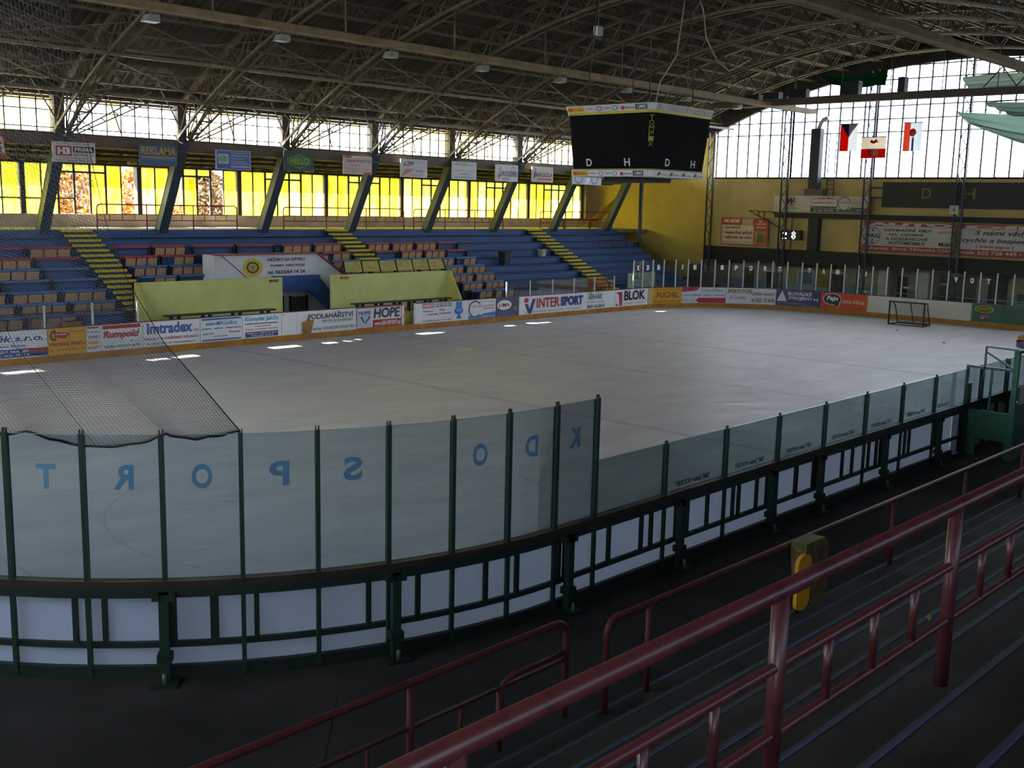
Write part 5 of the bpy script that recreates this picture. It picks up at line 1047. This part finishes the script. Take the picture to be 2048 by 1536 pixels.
gsign(43.14, 44.93, 6.94, 7.84, 'white sign reading DROGERIE in slanted dark letters', '#c8c4c0', [('P', [(.12, .7), (.2, .9), (.3, .82), (.2, .62)], '#8aa0a8'), ('O', .78, .7, .08, .2, .2, '#a05a64'), ('T', 'DROGERIE', .16, .3, .96, .62, '#3c4a50', .02, .15), ('E', .14, .3, .07, .14, '#a87078'), ('R', .3, .06, .6, .24, '#a39c98')])
gsign(46.09, 47.89, 7.0, 7.85, 'pinkish sign with a black word over a red stripe', '#c9b6b0', [('T', 'MARGOLA', .1, .32, .97, .62, '#2c2428', .03), ('P', [(.06, .1), (.06, .3), (.14, .9), (.2, .9), (.16, .3)], '#5c6a78'), ('R', .25, .1, .95, .26, '#b03a30'), ('T', 'obchodn\u00ed s\u00ed\u0165', .3, .7, .95, .8, '#b08a84')])
gsign(49.65, 52.36, 6.96, 7.8, 'grey patterned sign half hidden under the scoreboard', '#a8b0b8', [('O', .2, .45, .14, .4, .2, '#4a5a78'), ('P', [(.4, .05), (.5, .6), (.62, .6), (.55, .05)], '#d0d4d8'), ('O', .75, .4, .12, .35, .25, '#5a6a88')])
for i, x in enumerate((18.2, 23.6, 28.1, 33.0, 36.0, 42.8)):
    t = thing('gallery_lamp', 'small yellow gallery lamp, %s from the left' % ORD[i+1], 'lamp', (x, 44.6, 7.1), 'lamps under the gallery soffit'); MB().prism([(x-.18, 44.5, 7.05), (x+.18, 44.5, 7.05), (x+.1, 44.5, 7.3), (x-.1, 44.5, 7.3)], (0, .25, 0)).build('shade', pm('#a8924a', .6), t); MB().tube((x, 44.62, 7.3), (x, 44.62, 7.75), .02, 6).build('stem', IRON, t)

# ================================================================== END WALL FITTINGS
def esign(name, y0, y1, z0, z1, label, base, els, x=60.32, cat='sign', group='signs on the end wall'):
    t = thing(name, label, cat, (x, (y0+y1)/2, z0), group); MB().box(x, x+.06, y1, y0, z0, z1).build('panel', pm(base, .55, .06, 2), t)
    for y in (y0-.25, y1+.25): MB().box(x+.06, 60.6, y-.03, y+.03, (z0+z1)/2-.05, (z0+z1)/2+.05).build('bracket', IRON, t)
    prints(t, planar((x, y0, z0), (0, y1-y0, 0), (0, 0, z1-z0), (-1, 0, 0)), els); return t
RD = '#8c2630'
esign('wall_sign', 38.12, 34.75, 3.5, 5.2, 'orange and white sign with red list lettering reading HLADIS', '#b0492c', [('R', .02, .04, .7, .73, '#c9bfa8'), ('T', 'HLADIS', .05, .82, .4, .95, '#e0d8b8', .04, .25), ('R', .45, .74, .68, .97, '#b89a78'), ('R', .72, .05, .96, .52, '#a07a4c'), ('P', [(.76, .1), (.8, .45), (.92, .4), (.94, .12)], '#6f5a38'), ('T', '\u2022 kuchyn\u011b', .04, .58, .42, .7, RD, .04, .2), ('T', '\u2022 vestav\u011bn\u00e9 sk\u0159\u00edn\u011b', .04, .4, .68, .52, RD, .04, .2), ('T', '\u2022 n\u00e1bytek na m\u00edru', .04, .2, .68, .34, RD, .04, .2), ('T', 'kompletn\u00ed v\u00fdroba a mont\u00e1\u017e', .04, .07, .66, .13, '#5a4a40'), ('T', 'tel.', .8, .86, .88, .93, W_), ('T', '0633 / 634', .76, .76, .95, .82, W_), ('T', 'Uh. Brod', .76, .64, .95, .7, W_)])
esign('wall_sign', 34.46, 31.98, 5.64, 6.6, 'white sign with a black and orange W emblem on the end wall', '#b9b2a4', [('T', 'W', .36, .46, .58, .88, '#25242a', .05, .2), ('O', .49, .66, .1, .3, .25, '#b0492c', 4.0, 6.6), ('T', 'UNIVEZA', .3, .18, .66, .3, '#55504c', .01)])
esign('wall_sign', 31.96, 30.32, 5.64, 6.6, 'sign with red handwriting over a dark band reading Jurenik Milan', '#c2bab0', [('T', 'Juren\u00edk Milan', .04, .76, .96, .94, '#9c3028', .02, .15), ('T', 'stavebn\u00ed pr\u00e1ce', .05, .5, .92, .68, '#9c3028', .02, .15), ('R', 0, .02, 1, .38, '#2f2c34'), ('T', 'Praksice 223 okres Uh.Brod', .04, .24, .96, .32, '#b8b2ac'), ('T', 'tel. 608 709 995', .1, .07, .9, .18, '#b8b2ac', .015)])
esign('wall_sign', 30.28, 28.26, 5.64, 6.6, 'sign with a large dark ring and a grey triangle right of the handwriting sign', '#b7b0a4', [('O', .22, .56, .2, .42, .12, '#2a2c30', .35, 5.9), ('T', 'CENTRUM SUCH\u00c9 STAVBY', .06, .58, .8, .68, '#9c4038', .02), ('T', 'technologie', .42, .46, .72, .54, '#9c4038'), ('P', [(.02, .02), (.98, .02), (.98, .3), (.45, .36), (.36, .2), (.02, .22)], '#4c5260'), ('T', 'om\u00edtky  zateplen\u00ed', .6, .12, .96, .22, '#9aa0ac')])
esign('wall_sign', 28.54, 23.3, 3.5, 5.2, 'large white and dark red car parts sign reading AUTO with VAG in a circle', '#aca6a0', [('R', 0, .86, 1, 1, RD), ('T', 'AUTO', .04, .87, .98, .98, '#b0a8a0', .06), ('R', 0, 0, 1, .2, RD), ('T', '\u2022 Uhersk\u00fd  Brod, T\u011b\u0161ovsk\u00e1 2367', .01, .05, .99, .17, '#b8a49c', .02), ('O', .11, .53, .095, .29, .06, '#1c2030'), ('T', 'V', .095, .66, .13, .78, '#1c2030', .04), ('T', 'VAG', .025, .46, .195, .6, '#1c2030', .04), ('T', 'G', .095, .28, .13, .42, '#1c2030', .04), ('T', 'N\u00c1HRADN\u00cd  D\u00cdLY', .25, .69, .77, .8, '#1c2030', .03), ('T', 'NA  OSOBN\u00cd', .3, .55, .68, .65, '#1c2030', .03), ('T', 'A DOD\u00c1VKOV\u00c9', .26, .4, .73, .52, '#1c2030', .03), ('T', 'AUTOMOBILY', .29, .26, .71, .37, '#1c2030', .03), ('T', '@BOSCH', .84, .66, 1, .74, '#a04a44', .02), ('T', 'Mobil', .85, .26, 1, .38, '#1c2030', .03)])
esign('wall_sign', 22.95, 16.5, 3.5, 5.2, 'second white and dark red car parts sign reading DILY with www.vag.cz', '#aca6a0', [('R', 0, .86, 1, 1, RD), ('T', 'D\u00cdLY', .04, .87, .98, .98, '#b0a8a0', .06), ('R', 0, 0, 1, .2, RD), ('T', 'mob: 602 728 449 \u2022 tel.: 0633/634 211', .01, .05, .98, .17, '#b8a49c', .02), ('T', 'S n\u00e1mi v\u017edy', .12, .62, .56, .82, '#1c2030', .02, .3), ('T', 'rychle a bezpe\u010dn\u011b', .02, .4, .64, .58, '#1c2030', .02, .3), ('T', '| www.vag.cz |', .14, .24, .44, .36, RD, .02)])
t = esign('timing_board', 27.46, 16.0, 6.02, 7.42, 'long black timing board with dim letters D and H under the end window', '#0b0b0d', [('T', 'D', .2, .36, .245, .78, '#6a5a20', .01), ('T', 'H', .4, .36, .455, .78, '#6a5a20', .01)], 60.1, 'scoreboard')
for z in (6.55, 7.1): MB().box(60.15, 60.25, 27.4, 28.3, z-.05, z+.05).build('arm', DARKSTEEL, t)
t = thing('digit_display', 'small black display with bright bulb digits 26 on the end wall', 'display', (60.2, 33.0, 3.95)); MB().box(60.1, 60.3, 32.4, 33.75, 3.95, 4.55).build('case', pm('#0c0c0e', .5), t)
BU = bpy.data.materials.new('lit_bulb'); BU.use_nodes = True; bb = BU.node_tree.nodes['Principled BSDF']; bb.inputs['Emission Color'].default_value = (1, .93, .85, 1); bb.inputs['Emission Strength'].default_value = .35
dots2 = [(0, 4), (1, 5), (2, 4), (2, 3), (1, 2), (0, 0), (1, 0), (2, 0)]; dots6 = [(2, 4), (1, 5), (0, 4), (0, 2), (0, 1), (1, 0), (2, 1), (2, 2), (1, 3)]
for base, ds in ((33.6, dots2), (33.0, dots6)):
    for a, b in ds: y = base-.09*a-.05; z = 4.04+b*.08; MB().box(60.07, 60.1, y-.035, y+.035, z-.03, z+.03).build('bulb', BU, t)
for y in (33.5, 33.1): MB().box(60.2, 60.26, y-.03, y+.03, 3.4, 5.3).build('hanger', DARKSTEEL, t)
t = thing('wall_clock', 'small white square clock on the fourth end column', 'clock', (60.0, 23.25, 5.74)); MB().box(59.9, 60.0, 23.02, 23.5, 5.72, 6.18).build('case', pm('#a8a8a0', .6), t); MB().box(59.89, 59.9, 23.22, 23.28, 5.85, 6.05).build('hand', pm('#222', .6) if False else pm('#202022', .6), t)
t = thing('ventilation_duct', 'tall dark square duct rising in front of the end window', 'duct', (60.0, 31.6, 3.4)); MB().box(59.75, 60.2, 31.35, 31.95, 7.0, 10.5).build('duct', pm('#1d222c', .6), t); MB().box(60.1, 60.55, 31.3, 31.95, 3.36, 5.28).build('lower_duct', pm('#1a1d22', .6), t); MB().box(59.6, 60.3, 31.1, 32.1, 6.65, 7.0).build('motor_box', pm('#5a4c44', .7), t)
MB().path([(60, 31.6, 10.5), (60, 31.5, 10.8), (59.9, 31.3, 11.0), (59.9, 31.0, 11.1)], .12, 10).build('bend', pm('#b9b7a8', .6), t)
t = thing('wall_ladder', 'thin steel ladder on the wall beside the duct', 'ladder', (60.4, 30.8, 6.6))
for y in (30.6, 31.05): MB().box(60.35, 60.39, y-.02, y+.02, 6.6, 10.2).build('stile', IRON, t)
for k in range(14): MB().box(60.35, 60.39, 30.6, 31.05, 6.75+.25*k, 6.78+.25*k).build('rung', IRON, t)
t = thing('bracket_arm', 'thin black triangular bracket beside the HLADIS sign', 'bracket', (60.2, 35.2, 4.9))
for a, b in (((60.2, 36.1, 5.66), (60.2, 34.3, 5.6)), ((60.2, 34.4, 5.55), (60.6, 34.4, 5.55)), ((60.2, 36.1, 5.66), (60.2, 34.0, 4.7)), ((60.2, 35.4, 5.64), (60.2, 35.4, 5.3)), ((60.2, 35.0, 5.63), (60.2, 35.0, 5.1))): MB().bar(a, b, .05).build('bar', IRON, t)
t = thing('drain_pipe', 'vertical blue grey pipe at the right end of the far stand', 'pipe', (57.4, 42.4, 0)); MB().tube((57.4, 42.4, .0), (57.4, 42.4, 7.8), .13, 10).build('pipe', COLUMN, t); MB().tube((57.4, 42.4, 3.0), (57.4, 42.4, 3.1), .16, 10).build('collar', DARKSTEEL, t)
t = thing('stacked_crates', 'dark pile of crates behind the corner glass below the yellow wall', 'crates', (58.5, 37.6, 0))
for i, (xa, ya, za, w, h) in enumerate(((57.9, 37.2, 0, 1.0, 1.0), (58.3, 38.3, 0, 1.2, 1.4), (57.8, 37.3, 1.0, .8, .8), (58.5, 39.8, 0, 1.2, 1.1), (58.6, 38.6, 1.4, .7, .8))): MB().box(xa, xa+w, ya, ya+w, za-.04, za+h).build('crate', worn(('#3b3428', '#2c2a24', '#463c2a', '#332f28', '#3a3630')[i], '#1f1c18', .4, .6, 3, .85), t)

# flags in front of the end window
def cloth_mat(h):
    k = ('cloth', h)
    if k in MATS: return MATS[k]
    m = bpy.data.materials.new('cloth_'+h.lstrip('#')); m.use_nodes = True; nt = m.node_tree; N = nt.nodes; L = nt.links; N.remove(N['Principled BSDF'])
    d = N.new('ShaderNodeBsdfDiffuse'); tl = N.new('ShaderNodeBsdfTranslucent'); mx = N.new('ShaderNodeMixShader'); mx.inputs[0].default_value = .7
    nz = N.new('ShaderNodeTexNoise'); nz.inputs['Scale'].default_value = 3; mr = N.new('ShaderNodeMixRGB'); c = lin(h); mr.inputs[1].default_value = (*[x*.85 for x in c], 1); mr.inputs[2].default_value = (*c, 1)
    L.new(nz.outputs['Fac'], mr.inputs[0]); L.new(mr.outputs[0], d.inputs[0]); L.new(mr.outputs[0], tl.inputs[0]); L.new(d.outputs[0], mx.inputs[1]); L.new(tl.outputs[0], mx.inputs[2]); L.new(mx.outputs[0], N['Material Output'].inputs['Surface'])
    MATS[k] = m; return m
def flag(label, y0, y1, z0, z1, parts, x=59.4):
    t = thing('flag', label, 'flag', (x, (y0+y1)/2, z0), 'flags before the end window'); f = lambda u, v, w: (x+.05*math.sin(u*7)*(1-v*.6)-w, y0+(y1-y0)*u, z0+(z1-z0)*v)
    MB().tube((x, y0+.05, z1), (x, y1-.05, z1), .025, 6).build('rod', IRON, t); MB().tube((x, (y0+y1)/2, z1), (x, (y0+y1)/2, z_deck((y0+y1)/2)+.05), .008, 5).build('cord', IRON, t)
    for nm, poly, col in parts:
        m = MB(); xs = [p[0] for p in poly]; ysv = [p[1] for p in poly]; lo, hi = min(xs), max(xs)
        if len(poly) == 4:
            n = 8; V = []; F = []
            for i in range(n+1):
                k = i/n; a = (poly[0][0]+(poly[1][0]-poly[0][0])*k, poly[0][1]+(poly[1][1]-poly[0][1])*k); b = (poly[3][0]+(poly[2][0]-poly[3][0])*k, poly[3][1]+(poly[2][1]-poly[3][1])*k)
                for j in range(5): q = j/4; V.append(f(a[0]+(b[0]-a[0])*q, a[1]+(b[1]-a[1])*q, 0))
            for i in range(n):
                for j in range(4): F.append((i*5+j, (i+1)*5+j, (i+1)*5+j+1, i*5+j+1))
            V2 = [(vx+.006, vy, vz) for vx, vy, vz in V]; k = len(V); m.add(V+V2, F+[tuple(k+i for i in reversed(q)) for q in F], True)
        else: m.add([f(u, v, .004) for u, v in poly]+[f(u, v, .001) for u, v in poly], [tuple(range(len(poly))), tuple(reversed(range(len(poly), 2*len(poly))))])
        m.build(nm, cloth_mat(col), t)
flag('national flag with blue wedge, red and white, hanging at left before the end window', 29.92, 28.88, 9.14, 10.66, [('red_field', [(0, 0), (.5, 0), (.5, 1), (0, 1)], '#c0281e'), ('white_field', [(.5, 0), (1, 0), (1, 1), (.5, 1)], '#dcdcdc'), ('blue_wedge', [(.0, 1), (1, 1), (.5, .5)], '#2c4488')])
flag('white and red club banner with red print, lowest of the three flags', 28.61, 27.15, 8.73, 9.9, [('white_field', [(0, .42), (1, .42), (1, 1), (0, 1)], '#d8cfc0'), ('red_field', [(0, 0), (1, 0), (1, .44), (0, .44)], '#b8241c'), ('white_patch', [(.32, .08), (.72, .08), (.72, .42), (.32, .42)], '#d0c4a8'), ('red_mark', [(.34, .75), (.4, .88), (.5, .8), (.6, .9), (.7, .75), (.5, .68)], '#b83a30')])
flag('white club flag with red edge and round emblem, right of the banner', 26.18, 25.15, 9.08, 10.62, [('red_field', [(0, 0), (.35, 0), (.35, 1), (0, 1)], '#cc6a5a'), ('white_field', [(.35, 0), (1, 0), (1, 1), (.35, 1)], '#d4d6da'), ('blue_field', [(.48, .0), (.6, .0), (.6, .48), (.48, .48)], '#5a6f9a'), ('round_emblem', [(.5+.2*math.cos(i*PI/6), .65+.14*math.sin(i*PI/6)) for i in range(12)], '#c84a3c')])

# tarpaulins slung under the roof before the end window
def tarp(label, quad, sag, col, waves=5):
    t = thing('tarpaulin', label, 'tarpaulin', quad[0], 'tarpaulins under the roof'); q = [Vector(p) for p in quad]; n, k = 22, 14; V = []; F = []
    for i in range(n+1):
        u = i/n
        for j in range(k+1):
            v = j/k; p = q[0].lerp(q[1], u).lerp(q[3].lerp(q[2], u), v); s = math.sin(PI*u)*sag*(.5+.5*math.sin(PI*v)); V.append((p.x+.06*math.sin(v*waves*6+u*3), p.y, p.z-s+.05*math.sin(u*9+v*waves*4)))
    for i in range(n):
        for j in range(k): a = i*(k+1)+j; F.append((a, a+k+1, a+k+2, a+1))
    m = MB().add(V, F, True); V2 = [(a, b, c+.012) for a, b, c in V]; m.add(V2, [tuple(reversed(f)) for f in F], True); m.build('sheet', cloth_mat(col), t)
    for a, b in ((0, 1), (3, 2)): MB().path([q[a]+Vector((0, 0, .02)), q[b]+Vector((0, 0, .02))], .02, 5).build('cable', IRON, t)
tarp('dark green tarpaulin slung under the roof above the speakers', [(56.5, 29.9, 13.05), (56.5, 26.0, 13.1), (55.0, 25.4, 12.2), (55.0, 28.3, 12.35)], .25, '#1f5a3c')
tarp('pale grey tarpaulin high at right before the end window', [(57.5, 22.5, 12.6), (57.5, 16.5, 12.95), (55.8, 16.5, 11.75), (55.8, 21.4, 11.75)], .05, '#b4c0ba')
tarp('pale green tarpaulin sagging below the cross beam at right', [(58.2, 22.9, 10.95), (58.2, 14.5, 11.2), (55, 14.5, 8.6), (56.5, 21.5, 10.2)], .75, '#b7cbc6')
tarp('grey tarpaulin fold between the cross beam and the sagging sheet at right', [(57.6, 21.4, 11.3), (57.6, 15.0, 11.5), (55.6, 15.0, 10.3), (56.4, 19.4, 10.5)], .3, '#a3b0aa')

# ================================================================== AUTUMN TREES OUTSIDE THE GALLERY WINDOWS
def tree(label, x, y, h, col, seed):
    r = random.Random(seed); t = thing('autumn_tree', label, 'tree', (x, y, -.3), 'trees outside the gallery windows')
    MB().path([(x, y, -.3), (x+.1, y, h*.35), (x-.1, y+.1, h*.6), (x, y, h*.85)], [.2, .16, .1, .04], 8).build('trunk', pm('#3a2c20', .9), t)
    m = MB()
    for b in range(9):
        a = r.uniform(0, 2*PI); z = h*r.uniform(.3, .75); e = (x+math.cos(a)*1.7, y+math.sin(a)*1.2, z+r.uniform(.5, 1.5)); m.path([(x, y, z*.85), ((x+e[0])/2, (y+e[1])/2, z+.2), e], [.06, .045, .02], 5)
    m.build('branches', pm('#3a2c20', .9), t); m = MB()
    for i in range(3200):
        a = r.uniform(0, 2*PI); w = r.random()**.5; zz = r.uniform(-1, 1); rad = math.sqrt(1-zz*zz)*w; p = Vector((x+math.cos(a)*rad*2.3, y+math.sin(a)*rad*1.6, h*.66+zz*h*.36)); s = r.uniform(.12, .26)
        u = Vector((r.uniform(-1, 1), r.uniform(-1, 1), r.uniform(-1, 1))).normalized()*s; v = u.orthogonal().normalized()*s; m.add([p-u, p+v*.6, p+u, p-v*.6], [(0, 1, 2, 3)])
    tag(m.build('leaves', pm(col, .8, .3, 1), t), kind='stuff')
for i, (x, y, h, col) in enumerate(((17, 56, 6.4, '#7a5010'), (25.5, 56, 7.4, '#9a6212'), (31.0, 57, 7.4, '#a86a14'), (36.5, 60, 7.2, '#5f4414'), (46, 61, 7, '#5a4a18'), (57, 60, 7, '#5a4012'))):
    tree('rust coloured autumn tree outside the yellow windows, %s from the left' % ORD[i+1], x, y, h, col, 40+i)
